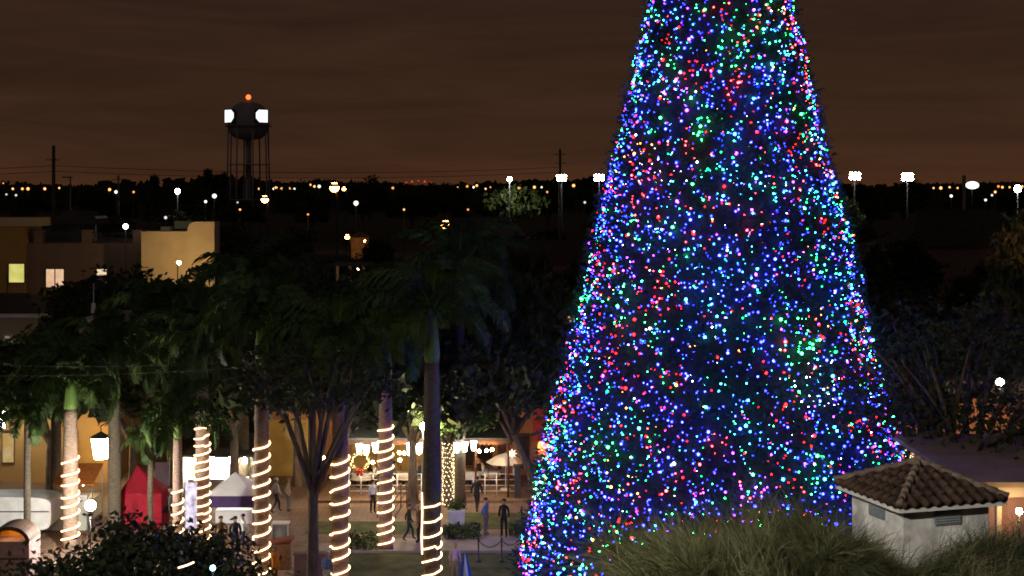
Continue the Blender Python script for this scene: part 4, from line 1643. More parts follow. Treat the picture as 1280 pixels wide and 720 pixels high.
seated = []
TABS = [(452, 78.2, 'table below the gold wreath'), (478, 79.0, 'table behind the highest rope light'), (508, 78.4, 'table by the ochre wall panel'), (588, 78.6, 'table next to the white pillar'), (613, 79.0, 'table beside the patio umbrella')]
SH = [LILAC, WHITE, BLACK, WHITE, GREY, NAVY, RED, WHITE, BLACK, KHAKI]
SN = ['lilac', 'white', 'black', 'white', 'grey', 'navy', 'red', 'white', 'black', 'khaki']
HR = [M_hairg, M_hair, M_hairb]
HN = ['grey', 'dark', 'blond']
for i, (px, Y, lab) in enumerate(TABS):
    x = xat(px, Y)
    table_thing('round ' + lab, (x, Y, .146))
    tb = MB()
    tb.lathe([(.001, .012), (.52, .012), (.54, -.02), (.60, -.32), (.585, -.32), (.525, -.02), (.001, .003)], (0, 0, 0), 22)
    o = tb.build('tablecloth', M_cloth, None, (x, Y, .146 + .74))
    props(o, 'white cloth on the ' + lab, 'tablecloth', 'white cloths on the terrace tables')
    for j, s in enumerate((-1, 1)):
        k = i * 2 + j
        side = 'on the pole side of' if s < 0 else 'on the tree side of'
        rz = R(90) if s < 0 else R(-90)
        cx = x + s * .80
        # seated people face the table (their -y)
        chair_thing('wooden chair %s the %s' % (side, lab), (cx, Y, .146), R(-90) if s > 0 else R(90))
        person('seated person in %s %s the %s' % (SN[k], side, lab), (cx - s * .05, Y, .146), R(-90) if s > 0 else R(90), SH[k], [NAVY, BLACK, GREY][k % 3], HR[k % 3], 'sit', 1.68 + .05 * (k % 3), 'diners on the terrace', k)


def stand(px, feet, *a, **k):
    Y = gy(feet)
    return person(a[0], (xat(px, Y), Y, k.pop('z', .02)), *a[1:], **k)


stand(607, 669, 'walking person in a blue jacket and grey trousers on the pale path', R(65), BLUE, GREY, M_hair, 'pockets', 1.72, seed=21)
stand(630, 672, 'person dressed all in black standing on the pale path', R(-20), BLACK, BLACK, M_hair, 'stand', 1.76, seed=22)
stand(511, 676, 'person in dark clothes beside the thick dark palm, farther from its trunk', R(100), BLACK, NAVY, M_hair, 'walk', 1.66, seed=23)
stand(523, 679, 'person in a brown coat half hidden by the thick dark palm', R(-80), BROWN, BLACK, M_hairb, 'stand', 1.70, seed=24)
stand(569, 730, 'person in a lilac top beside the folded blue umbrella', R(170), LILAC, GREY, M_hairg, 'stand', 1.66, seed=25)
stand(409, 741, 'person in a pale blue shirt at the foot of the crownshaft palm', R(160), BLUE, WHITE, M_hairg, 'stand', 1.62, seed=26)
stand(343, 736, 'person in an orange vest at the foot of the palm beside the purple edged tent', R(150), ORANGE, ORANGE, M_hairb, 'reach', 1.70, seed=27)
stand(276, 695, 'person in a dark jacket bending over the purple edged tent table', R(20), BROWN, BLACK, M_hair, 'reach', 1.72, seed=28)
stand(304, 690, 'person in a white shirt beside the purple edged tent', R(-60), WHITE, NAVY, M_hair, 'walk', 1.66, seed=29)
stand(294, 696, 'dark clothed person between the tent table and the white shirted person', R(200), BLACK, NAVY, M_hair, 'stand', 1.74, seed=30)
stand(170, 652, 'person in a white shirt just in front of the red tent', R(30), WHITE, KHAKI, M_hairb, 'stand', 1.66, seed=31)
stand(203, 650, 'person in a pale top at the edge of the red tent beside the short palm', R(-30), KHAKI, NAVY, M_hair, 'stand', 1.7, seed=32)
stand(1180, 621, 'person in a white shirt standing behind the cupola roof', R(40), WHITE, NAVY, M_hair, 'stand', 1.75, seed=33)
stand(1193, 620, 'person in a dark top beside the white shirted one behind the cupola', R(-30), NAVY, BLACK, M_hairb, 'stand', 1.72, seed=34)
stand(1218, 622, 'person in a pale dress beyond the large spreading tree trunk', R(-10), WHITE, WHITE, M_hairb, 'walk', 1.66, seed=35)
stand(1172, 618, 'person in an orange top in the crowd behind the cupola roof', R(10), KHAKI, BLACK, M_hair, 'stand', 1.75, seed=36)

for i, (px, ft, lab, sh_, po) in enumerate(((428, 640, 'person in a red top passing behind the crownshaft palm', RED, 'walk'), (466, 642, 'person in white between the two rope lit palms before the terrace', WHITE, 'stand'), (360, 640, 'person in khaki by the ochre wall behind the utility pole', KHAKI, 'pockets'), (345, 641, 'person in a white top near the ochre wall beside the grey cabinet', WHITE, 'walk'), (596, 640, 'person in black walking past the white pillar', BLACK, 'walk'), (150, 655, 'person in a lilac top at the foot of the bare trunked palm', LILAC, 'stand'),
                                        (213, 655, 'person in grey between the red tent and the short palm', GREY, 'walk'), (1206, 620, 'person in grey standing closest to the spreading tree trunk', GREY, 'pockets'), (1228, 621, 'person in a red top past the pale dressed one beyond the spreading tree', RED, 'stand'), (93, 660, 'person in white before the stall with the orange awning', WHITE, 'stand'))):
    stand(px, ft, lab, R(40 * i), sh_, [NAVY, BLACK, GREY][i % 3], HR[i % 3], po, 1.62 + .03 * (i % 5), seed=50 + i)

# folded blue umbrella
t = thing('folded_umbrella', 'folded blue umbrella with a white stripe at the bottom edge near the lilac person', 'umbrella', (xat(581, 56.5), 56.5, 0))
t.scale = (.85, .85, .86)
b = MB()
b.tube([(0, 0, 0), (0, 0, 2.4)], .03, 8)
b.lathe([(.3, 0), (.3, .07), (.05, .12)], (0, 0, 0), 12)
b.build('pole', M_metal, t)
b = MB()
n = 14
V = []
for r_, z_ in ((.30, .75), (.34, 1.1), (.25, 1.6), (.10, 2.15), (.03, 2.38)):
    V.append([(r_ * (1 + .22 * (i % 2)) * math.cos(2 * PI * i / n), r_ * (1 + .22 * (i % 2)) * math.sin(2 * PI * i / n), z_) for i in range(n)])
flat = [p for rr_ in V for p in rr_]
b.add(flat, [(i * n + k, i * n + (k + 1) % n, (i + 1) * n + (k + 1) % n, (i + 1) * n + k) for i in range(4) for k in range(n) if k not in (10, 11)], 0)
b.add(flat, [(i * n + k, i * n + (k + 1) % n, (i + 1) * n + (k + 1) % n, (i + 1) * n + k) for i in range(4) for k in (10, 11)], 1)
b.build('canopy', [cloth('royal', (.05, .09, .32)), M_fabricw], t)

# hedges, planter, rope barrier
M_hedge = mat('hedge_leaf', (.045, .085, .025), .6, .5, 3)


def hedge(px0, px1, py, h, dep, label):
    Y = gy(py)
    x0, x1 = xat(px0, Y), xat(px1, Y)
    n = int(900 * (x1 - x0) / 2)
    C = np.stack([RNG.uniform(x0, x1, n), RNG.uniform(-dep / 2, dep / 2, n), RNG.random(n) * h * (.85 + .15 * np.sin(RNG.uniform(0, 9, n)))], 1)
    C[:, 0] -= (x0 + x1) / 2
    V, F = leaf_quads(C, unit(n), .10)
    t = mesh_obj('hedge', mesh_np('hedge', V, F, [M_hedge]), None, ((x0 + x1) / 2, Y, 0))
    props(t, label, 'hedge')


hedge(553, 600, 671, .62, 1.0, 'low clipped hedge between the thick dark palm and the blue jacketed person')
hedge(636, 668, 668, .62, 1.0, 'low clipped hedge between the black clothed person and the decorated tree')
hedge(432, 474, 686, .70, 1.6, 'low hedge between the crownshaft palm and the palm before the terrace')
t = thing('planter_box', 'square white planter box on the path near the fairy lit terrace tree', 'planter', (xat(571, gy(656)), gy(656), .02))
b = MB()
b.box((0, 0, .36), (.74, .74, .72), top=1.05)
b.build('box', M_white, t)
b = MB()
n = 260
V, F = leaf_quads(np.stack([RNG.normal(size=n) * .2, RNG.normal(size=n) * .2, .72 + RNG.random(n) * .45], 1), unit(n), .10)
mesh_obj('foliage', mesh_np('plant', V, F, [M_hedge]), t)


def rope_post(px, py, label):
    Y = gy(py)
    t = thing('barrier_post', label, 'barrier post', (xat(px, Y), Y, .01), 0, 'rope barrier posts by the decorated tree')
    b = MB()
    b.lathe([(.16, 0), (.16, .03), (.03, .06), (.03, .95), (.05, .97), (.05, 1.02), (.02, 1.05)], (0, 0, 0), 10)
    b.build('post', M_dark, t)
    return Vector((xat(px, Y), Y, .95))


pp = [rope_post(px, py, lab) for px, py, lab in ((598, 702, 'rope barrier post below the blue jacketed person'), (627, 702, 'rope barrier post below the black clothed person'), (653, 696, 'rope barrier post touching the decorated tree edge'), (652, 660, 'barrier post with a ring behind the black clothed person'))]
for a, q, lab in ((0, 1, 'sagging dark barrier rope below the blue jacketed person'), (1, 2, 'sagging dark barrier rope running to the decorated tree')):
    b = MB()
    b.tube([pp[a].lerp(pp[q], i / 12) - Vector((0, 0, .32 * 4 * (i / 12) * (1 - i / 12))) - pp[a] for i in range(13)], .02, 6)
    props(b.build('barrier_rope', M_dark, None, pp[a]), lab, 'rope', 'barrier ropes')

# ------------------------------------------------------------------ stalls on the left
t = thing('ochre_building', 'ochre walled building with a bright hanging lantern under its eave', 'building', (xat(50, 80), 80, 0))
OFO = t.location
slab('wall', M_ochre, -80, 142, 0, 4.4, 80, 6, t, OFO)
slab('eave', M_beige, -82, 144, 4.4, 4.65, 79.2, 7, t, OFO)
slab('wall_upper', M_ochre, -80, 142, 4.65, 6.4, 80.6, 5.4, t, OFO)
for a0, a1 in ((2, 18), (84, 97)):
    o = slab('window', M_darkwood, a0, a1, 1.0, 2.9, 79.9, .099, t, OFO)
    slab('pane', window_glow('win_ochre', (.9, .55, .16), (1, .75, .4), .5), a0 + 1.2, a1 - 1.2, 1.15, 2.75, 79.87, .03, o, OFO)


def hang_lamp(px, py, Y, g, r, h, label):
    t = thing('hanging_lantern', label, 'lantern', (xat(px, Y), Y, zat(py, Y)), 0, 'lanterns on the ochre building')
    b = MB()
    b.lathe([(r * .70, -h / 2), (r, h / 2), (r * .6, h / 2 + .08)], (0, 0, 0), 6, smooth=False)
    b.build('glass', g, t)
    b = MB()
    b.lathe([(r * 1.15, h / 2 + .085), (r * .5, h / 2 + .28), (.03, h / 2 + .42)], (0, 0, 0), 6, smooth=False)
    b.tube([(0, 0, h / 2 + .4), (0, 0, h / 2 + .7), (0, 80 - Y, h / 2 + .7)], .03, 6)
    b.build('cap', M_dark, t)
    b = MB()
    b.lathe([(r * .72, -h / 2 - .06), (r * .72, -h / 2 - .005)], (0, 0, 0), 6, smooth=False)
    b.build('base_ring', M_dark, t)


hang_lamp(126, 561, 77.5, glow('lantern_a', (1, .70, .30), 40), .52, 1.05, 'large bright hanging lantern behind the bare trunked palm')
hang_lamp(46, 490, 78, glow('lantern_b', (1, .75, .38), 45), .24, .6, 'warm hanging lantern high among palm fronds on the ochre building')
hang_lamp(2, 525, 77, glow('lantern_c', (.95, 1, .95), 90), .25, .8, 'white hanging lantern at the edge of the view on the ochre building')

# trailer
Y = gy(668)
t = thing('trailer', 'white round cornered trailer behind the small drooping palm', 'trailer', (xat(8, Y), Y, 0))
b = MB()
n = 28
prof = []
for i in range(n):
    a = 2 * PI * i / n
    c, s_ = math.cos(a), math.sin(a)
    prof.append((2.4 * math.copysign(abs(c) ** .35, c), 1.15 + .80 * math.copysign(abs(s_) ** .4, s_)))
V = [(x, yv, z) for yv in (-.9, .9) for x, z in prof]
b.add(V, [tuple(range(n))[::-1], tuple(range(n, 2 * n))] + [(i, (i + 1) % n, n + (i + 1) % n, n + i) for i in range(n)], 0)
b.build('body', M_white, t)
b = MB()
b.box((0, -.915, 1.28), (4.6, .03, .05))
b.build('trim_line', M_dark, t)
for s in (-.5, .5):
    b = MB()
    b.lathe([(.30, -.1), (.30, .1)], (0, 0, 0), 16, smooth=False)
    b.build('wheel', M_dark, t, (s, -.8, .30), (PI / 2, 0, 0))
# pale wall
t = thing('low_wall', 'low pale wall between the white trailer and the work lamp palm', 'wall', (xat(70, 69), 69, 0))
b = MB()
b.box((0, 0, .8), (3.0, .25, 1.6))
b.build('wall', mat('pale_render', (.5, .5, .42), .9, .15, 1.5), t)
b = MB()
b.box((0, 0, 1.65), (3.1, .36, .1))
b.build('coping', M_white, t)

# booth with arched top
Yb = 60
t = thing('arched_booth', 'small booth with a dark arched top over an orange cloth', 'booth', (xat(18, Yb), Yb, 0))
b = MB()
zt = zat(672, Yb)
b.box((0, 0, zt / 2), (1.7, 1.4, zt))
b.build('counter', mat('pink_board', (.36, .22, .20), .85, .3, 3), t)
b = MB()
b.box((0, -.74, zt * .62), (1.5, .06, .06))
b.box((-.55, -.74, zt * .35), (.5, .06, .4))
b.build('counter_trim', M_darkwood, t)
b = MB()
m_ = 14
outer = [(.86 * math.cos(PI * i / m_), .62 * math.sin(PI * i / m_)) for i in range(m_ + 1)]
inner = [(.70 * math.cos(PI * i / m_), .46 * math.sin(PI * i / m_)) for i in range(m_ + 1)]
V = [(x, y_, zt + z) for y_ in (-.7, .7) for (x, z) in outer] + [(x, y_, zt + z) for y_ in (-.7, .7) for (x, z) in inner]
k1 = m_ + 1
F = []
for i in range(m_):
    F += [(i, i + 1, k1 + i + 1, k1 + i), (2 * k1 + i + 1, 2 * k1 + i, 3 * k1 + i, 3 * k1 + i + 1), (i + 1, i, 2 * k1 + i, 2 * k1 + i + 1), (k1 + i, k1 + i + 1, 3 * k1 + i + 1, 3 * k1 + i)]
b.add(V, F)
b.build('arched_roof', M_darkwood, t)
b = MB()
V = [(x, .3, zt + z) for (x, z) in inner] + [(x, .34, zt + z) for (x, z) in inner]
b.add(V, [tuple(range(k1)), tuple(range(k1, 2 * k1))[::-1]])
b.build('backcloth', cloth('amber', (.75, .32, .03)), t)
b = MB()
b.ball((0, -.3, zt + .42), .04, 8)
b.build('bulb', glow('booth_bulb', (1, .6, .25), 250), t)

# orange awning stall near the work lamp
Y = 72
t = thing('market_stall', 'stall with an orange awning just behind the work lamp', 'stall', (xat(98, Y), Y, 0))
b = MB()
b.add([(-1.0, -.9, 1.75), (1.0, -.9, 1.75), (1.0, .9, 2.45), (-1.0, .9, 2.45), (-1.0, -.9, 1.70), (1.0, -.9, 1.70), (1.0, .9, 2.40), (-1.0, .9, 2.40)], [(0, 1, 2, 3), (7, 6, 5, 4), (0, 4, 5, 1), (1, 5, 6, 2), (2, 6, 7, 3), (3, 7, 4, 0)])
b.build('awning', cloth('orange2', (.65, .20, .04)), t)
b = MB()
b.box((0, 0, .5), (1.9, 1.4, 1.0))
b.build('counter', M_beige, t)
for sx in (-.95, .95):
    for sy, hh in ((-.85, 1.7), (.85, 2.4)):
        b = MB()
        b.box((sx, sy, hh / 2), (.05, .05, hh))
        b.build('post', M_metal, t)
b = MB()
b.ball((.3, -.2, 1.6), .06, 8)
b.build('bulb', glow('stall_bulb', (1, .8, .6), 300), t)

# work lamp on a stand
Y = 62
t = thing('work_lamp', 'dazzling white work lamp on a stand in front of the red tent', 'work lamp', (xat(113, Y), Y, 0))
z = zat(632, Y)
b = MB()
for i in range(3):
    a = 2 * PI * i / 3
    b.tube([(0, 0, .9), (.5 * math.cos(a), .5 * math.sin(a), 0)], .02, 6)
b.tube([(0, 0, .5), (0, 0, z - .12)], .025, 6)
b.build('tripod', M_dark, t)
b = MB()
b.lathe([(.05, -.26), (.10, -.22), (.12, -.15)], (0, 0, z), 14)
b.build('socket', M_dark, t)
b = MB()
b.ball((0, 0, z), .22, 16)
b.build('globe', glow('work_globe', (1, .96, .88), 1300), t)

# red tent
Y = 70
t = thing('red_tent', 'pointed red tent between the bare trunked palm and the short palm', 'tent', (xat(180, Y), Y, 0))
M_red = mat('red_canvas', (.30, .008, .022), .8, .25, 2)
b = MB()
zp, ze = zat(582, Y), zat(612, Y)
hw = 1.0
px_ = xat(172, Y) - xat(180, Y)
n = 28
V = []
for lv in range(9):
    q = lv / 8
    k_ = (1 - q) ** 1.15
    for i in range(n):
        a = 2 * PI * i / n
        c, s_ = math.cos(a), math.sin(a)
        m_ = max(abs(c), abs(s_))
        wob = 1 + .03 * math.sin(i * 3.1)
        V.append((px_ * q + hw * c / m_ * (.05 + .95 * k_) * wob, hw * s_ / m_ * (.05 + .95 * k_), ze + (zp - ze) * q))
b.add(V, [(l * n + i, l * n + (i + 1) % n, (l + 1) * n + (i + 1) % n, (l + 1) * n + i) for l in range(8) for i in range(n)] + [tuple(8 * n + i for i in range(n))], 0, True)
b.build('roof', M_red, t)
b = MB()
V = []
for z_ in (.05, ze - .003):
    for i in range(n):
        a = 2 * PI * i / n
        c, s_ = math.cos(a), math.sin(a)
        m_ = max(abs(c), abs(s_))
        f = 1 + .035 * math.sin(i * PI)
        V.append((hw * c / m_ * (1.0 + .05 * (i % 2)), hw * s_ / m_ * (1 + .05 * (i % 2)), z_))
b.add(V, [(i, (i + 1) % n, n + (i + 1) % n, n + i) for i in range(n)], 0, False)
b.build('side_curtain', M_red, t)
t = thing('banner', 'tall pale lilac banner behind the red tent', 'banner', (xat(203, 74), 74, 0))
b = MB()
b.box((0, 0, zat(606, 74)), (.75, .04, 2.3))
b.build('cloth', mat('lilac_canvas', (.42, .38, .44), .8, .1, 2), t)
b = MB()
b.tube([(-.42, .05, 0), (-.42, .05, zat(586, 74))], .03, 6)
b.build('pole', M_metal, t)

# pale blue banner figure in front of the white stall
t = thing('banner', 'narrow pale blue and violet banner beside the palm before the white stall', 'banner', (xat(239, 66), 66, 0))
b = MB()
z0, z1 = zat(664, 66), zat(603, 66)
b.box((0, 0, (z0 + z1) / 2), (.52, .04, z1 - z0))
b.build('cloth', mat('blue_print', (.42, .42, .62), .8, .55, 3.5), t)
b = MB()
b.tube([(-.29, .04, 0), (-.29, .04, z1 + .1)], .025, 6)
b.build('pole', M_metal, t)

# bright white stall
Y = 77
t = thing('lit_stall', 'bright white lit stall behind the purple edged tent', 'stall', (xat(272, Y), Y, 0))
x0, x1 = xat(231, Y) - xat(272, Y), xat(318, Y) - xat(272, Y)
zt, zb = zat(569, Y), 0
M_lin = mat('white_lining', (.8, .76, .68), .9, .08, 1.5)
b = MB()
b.box(((x0 + x1) / 2, 1.6, zt / 2), (x1 - x0, .06, zt))
b.build('back_panel', M_lin, t)
for q in (x0, x1):
    b = MB()
    b.box((q, .5, zt / 2), (.06, 2.1, zt))
    b.build('side_panel', M_lin, t)
b = MB()
b.box(((x0 + x1) / 2, .5, zt + .06), (x1 - x0 + .2, 2.4, .1))
b.build('roof', M_awn, t)
b = MB()
b.box(((x0 + x1) / 2, -.2, .45), (x1 - x0 - .6, .7, .9))
b.build('counter', M_fabricw, t)
for q in (-1.2, -.3, .6, 1.4):
    b = MB()
    b.lathe([(.14, -.16), (.10, .10), (.03, .16)], (q, .3, zt - .32), 10)
    b.tube([(q, .3, zt - .16), (q, .3, zt + .01)], .012, 5)
    b.build('lamp', glow('stall_lamp', (1, .88, .70), 170), t)
for q, c in ((-1.05, (.45, .2, .06)), (.85, (.5, .2, .08)), (1.3, (.2, .16, .05))):
    b = MB()
    b.ball((q, 1.3, zt - .95), .26, 10)
    b.tube([(q, 1.3, zt - .7), (q, 1.45, zt - .3)], .015, 5)
    b.build('hanging_ornament', mat('ornament%d' % int(q * 100), c, .5, .3, 6), t)

# purple edged pop up tent
Y = 70.5
t = thing('popup_tent', 'white pop up tent with a purple valance beside its rope lit palm', 'tent', (xat(294, Y), Y, 0))
hw = (xat(323, Y) - xat(265, Y)) / 2
ze, zp = zat(613, Y), zat(590, Y)
b = MB()
V = [(-hw, -hw, ze), (hw, -hw, ze), (hw, hw, ze), (-hw, hw, ze), (0, 0, zp)]
V += [(x * .97, y * .97, z - .05) for x, y, z in V]
b.add(V, [(0, 1, 4), (1, 2, 4), (2, 3, 4), (3, 0, 4), (6, 5, 9), (7, 6, 9), (8, 7, 9), (5, 8, 9), (0, 5, 6, 1), (1, 6, 7, 2), (2, 7, 8, 3), (3, 8, 5, 0)])
b.build('canopy', M_fabricw, t)
M_purp = mat('purple_canvas', (.065, .035, .12), .8, .2, 3)
b = MB()
zv = zat(628, Y)
for sx, sy, wx, wy in ((0, -1, 2 * hw, .03), (0, 1, 2 * hw, .03), (-1, 0, .03, 2 * hw - .07), (1, 0, .03, 2 * hw - .07)):
    b.box((sx * hw, sy * hw, (ze + zv) / 2 - .02), (wx, wy, ze - zv - .04))
b.build('valance', M_purp, t)
for sx in (-1, 1):
    for sy in (-1, 1):
        b = MB()
        b.box((sx * (hw - .06), sy * (hw - .06), ze / 2), (.05, .05, ze))
        b.build('leg', M_metal, t)
b = MB()
b.ball((0, 0, ze - .1), .07, 8)
b.tube([(0, 0, ze - .05), (0, 0, zp - .1)], .01, 5)
b.build('bulb', glow('tent_bulb', (1, .92, .8), 350), t)
t = thing('folding_table', 'white covered folding table under the purple edged tent', 'table', (xat(296, Y), Y - .3, 0))
b = MB()
b.box((0, 0, .74), (1.8, .75, .05))
b.build('tabletop', M_fabricw, t)
b = MB()
b.box((0, -.385, .42), (1.8, .02, .58))
b.build('cloth', M_fabricw, t)
for sx in (-.8, .8):
    b = MB()
    b.box((sx, .25, .355), (.05, .05, .71))
    b.build('leg', M_metal, t)

# grey cabinet and orange crate
t = thing('utility_cabinet', 'grey green cabinet with a pale lid beside the palm of the purple edged tent', 'cabinet', (xat(351, 66), 66, .01))
b = MB()
b.box((0, 0, .5), (.66, .5, 1.0))
b.build('body', mat('cabinet_green', (.34, .36, .30), .6, .15, 3), t)
b = MB()
b.box((.0, 0, 1.03), (.78, .6, .06))
b.build('lid', M_white, t)
b = MB()
b.box((-.36, -.03, .5), (.05, .5, 1.0))
b.build('side_panel', M_white, t)
t = thing('wooden_stand', 'brown wooden stand with a slanted top between the orange vested person and the shade tree', 'stand', (xat(350, 62), 62, .01))
b = MB()
b.box((0, 0, .55), (.9, .5, 1.1))
b.build('body', M_chair, t)
b = MB()
b.box((0, 0, 1.22), (1.15, .7, .1), rot=Matrix.Rotation(R(-8), 3, 'Y'))
b.build('top', mat('maroon_board', (.20, .06, .04), .7, .2, 3), t)
t = thing('low_wall', 'dull violet low wall behind the shade tree at the bottom of the view', 'wall', (xat(398, 60.5), 60.5, 0))
b = MB()
b.box((0, 0, .5), (2.0, .3, 1.0))
b.build('wall', mat('violet_render', (.16, .12, .13), .9, .2, 2), t)
b = MB()
b.box((0, 0, 1.04), (2.1, .42, .08))
b.build('coping', M_awn, t)

# bluish lamp in the broad tree
t = thing('ground_lamp', 'small icy blue lamp shining in front of the broad dark tree', 'lamp', (xat(266, 38.2), 38.2, 0))
b = MB()
z = zat(710, 38.2)
b.tube([(0, 0, 0), (0, 0, z - .06)], .03, 6)
b.build('pole', M_dark, t)
b = MB()
b.ball((0, 0, z), .075, 10)
b.build('lamp_head', glow('icy', (.35, .95, 1), 12), t)
b = MB()
b.tube([(-.22, 0, -.06), (.0, .02, .0), (.2, 0, .09)], .022, 6)
props(b.build('rope_light', G_rope, None, at(233, 707, 38.6)), 'short lit rope end showing on the broad dark tree', 'rope light')

# ------------------------------------------------------------------ far side restaurant behind the cupola
t = thing('corner_cafe', 'dim terracotta cafe front with ochre lit corner beyond the spreading tree', 'building', (xat(1210, 82), 82, 0))
OFC = t.location
slab('wall', M_orange, 1110, 1360, 0, 4.6, 82, 7, t, OFC)
slab('parapet', M_awn, 1108, 1362, 4.6, 5.4, 81.8, 7.4, t, OFC)
for a0, a1 in ((1150, 1166), (1238, 1262)):
    o = slab('window', M_darkwood, a0, a1, .6, 2.6, 81.9, .099, t, OFC)
    slab('pane', M_glassd, a0 + 1.5, a1 - 1.5, .75, 2.45, 81.86, .035, o, OFC)
slab('sign_board', cloth('signorange', (.6, .28, .10)), 1150, 1174, 1.35, 1.75, 81.2, .08, t, OFC)
WB2 = [(1137, 522), (1142, 516), (1149, 510), (1167, 509), (1168, 517), (1175, 514), (1163, 519), (1148, 496), (1182, 500), (1196, 497)]
for i, (px, py) in enumerate(WB2):
    b = MB()
    b.ball((0, 0, 0), .10 if i < 7 else .05, 8)
    b.tube([(0, 0, .08), (0, 0, .4)], .012, 5, 1)
    o = b.build('warm_bulb', [G_wbulb, M_dark], None, (xat(px, 74), 74, zat(py, 74)))
    props(o, '%s warm bulb in the cluster over the thin fairy lit trunk past the cupola' % PLAB[i], 'bulb', 'warm bulbs past the cupola')
lamp_post(1272, 545, 79, glow('added_warm_lamp', (1, .58, .22), 250), .13, 'added warm lamp beside the ochre corner past the spreading tree', name='added_warm_lamp', cat='lamp', pole=.04)  # both lamps added for warm light against the blue spill here
lamp_post(1160, 545, 79, glow('added_warm_lamp', (1, .58, .22), 250), .11, 'added warm lamp above the crowd behind the cupola roof', name='added_warm_lamp', cat='lamp', pole=.04)

# flat roofed building at the lower edge
t = thing('flat_building', 'flat roofed building with pale roof edge and pink wall beside the cupola', 'building', (xat(1262, 44), 44, 0))
OFF5 = t.location
zr = zat(606, 44)
slab('wall', mat('pink_render', (.46, .25, .19), .9, .12, 1), 1236, 1400, 0, zr - .003, 44.6, 6, t, OFF5)
slab('roof', mat('pale_roof', (.40, .28, .16), .9, .2, 1), 1206, 1402, zr, zr + .16, 43.6, 8.5, t, OFF5)
slab('fascia', M_beige, 1216, 1401, zr - .38, zr - .004, 44.0, .5, t, OFF5)
slab('column', M_beige, 1246, 1252, 0, zr - .39, 43.7, .2, t, OFF5)

t = thing('porch_lamp', 'warm porch lamp under the pale roof edge of the pink walled building', 'lamp', (xat(1274, 43.3), 43.3, 0))
b = MB()
b.tube([(0, 0, 0), (0, 0, zr - .75)], .03, 6)
b.build('pole', M_dark, t)
b = MB()
b.ball((0, 0, zr - .65), .10, 10)
b.build('globe', glow('porch_glow', (1, .70, .42), 160), t)

# ------------------------------------------------------------------ cupola on a tiled roof, close to the camera
M_tile = mat('barrel_tile', (.058, .034, .024), .8, .7, 4, bump=.4, detail=8)
M_stucco = mat('white_stucco', (.66, .65, .63), .9, .5, 2.6, bump=.5, detail=12)
EZ = zat(634, 25.0)
ang = R(17)
ux, uy = Vector((math.cos(ang), math.sin(ang), 0)), Vector((-math.sin(ang), math.cos(ang), 0))
S = 2.2
fc = Vector((xat(1124, 25.0), 25.0, 0))
cc = fc + ux * S / 2 + uy * S / 2
t = thing('roof_cupola', 'white stucco roof cupola with a brown barrel tile hip roof', 'cupola', (cc.x, cc.y, EZ), ang)
hs_, ht = S / 2, .50
b = MB()
b.add([(-hs_, -hs_, 0), (hs_, -hs_, 0), (hs_, hs_, 0), (-hs_, hs_, 0), (0, 0, ht), (-hs_, -hs_, -.035), (hs_, -hs_, -.035), (hs_, hs_, -.035), (-hs_, hs_, -.035)],
      [(0, 1, 4), (1, 2, 4), (2, 3, 4), (3, 0, 4), (8, 7, 6, 5), (0, 5, 6, 1), (1, 6, 7, 2), (2, 7, 8, 3), (3, 8, 5, 0)])
rf = b.build('roof', mat('roof_felt', (.05, .033, .026), .9, .3, 4), t)
# barrel tiles: rows of half pipes on each slope
b = MB()
for s in range(4):
    M4 = Matrix.Rotation(s * PI / 2, 3, 'Z')
    nt_ = 10
    for i in range(nt_):
        xx_ = -hs_ + S * (i + .5) / nt_
        top_l = 1 - abs(xx_) / hs_
        if top_l < .06:
            continue
        seg = max(1, int(6 * top_l))
        for q in range(seg):
            u0, u1 = top_l * q / seg, top_l * (q + 1.08) / seg
            u1 = min(u1, top_l)
            pa = M4 @ Vector((xx_, -hs_ * (1 - u0), ht * u0 + .012 + .014 * 1))
            pb = M4 @ Vector((xx_, -hs_ * (1 - u1), ht * u1 + .012))
            pa += (pa - pb).normalized() * (.05 if q == 0 else 0)
            b.tube([pa, pb], [.066, .054], 8, smooth=True)
b.build('roof_tiles', M_tile, t)
b = MB()
for s in range(4):
    M4 = Matrix.Rotation(s * PI / 2, 3, 'Z')
    for q in range(8):
        u0, u1 = q / 8, (q + 1.1) / 8
        pa = M4 @ Vector((-hs_ * (1 - u0) - .01, -hs_ * (1 - u0) - .01, ht * u0 + .055))
        pb = M4 @ Vector((-hs_ * (1 - min(u1, 1)), -hs_ * (1 - min(u1, 1)), ht * min(u1, 1) + .045))
        b.tube([pa, pb], [.068, .056], 8)
b.ball((0, 0, ht + .07), .08, 8)
b.build('ridge_tiles', mat('ridge_tile', (.17, .125, .10), .8, .4, 4, detail=8), t)
b = MB()
wl = .87
for s in range(4):
    M4 = Matrix.Rotation(s * PI / 2, 3, 'Z')
    rotm = M4
    # eave trim
    b.box(M4 @ Vector((0, -hs_ + .02, -.075)), (S - .08, .05, .07), rot=rotm)
b.build('eave_trim', M_white, t)
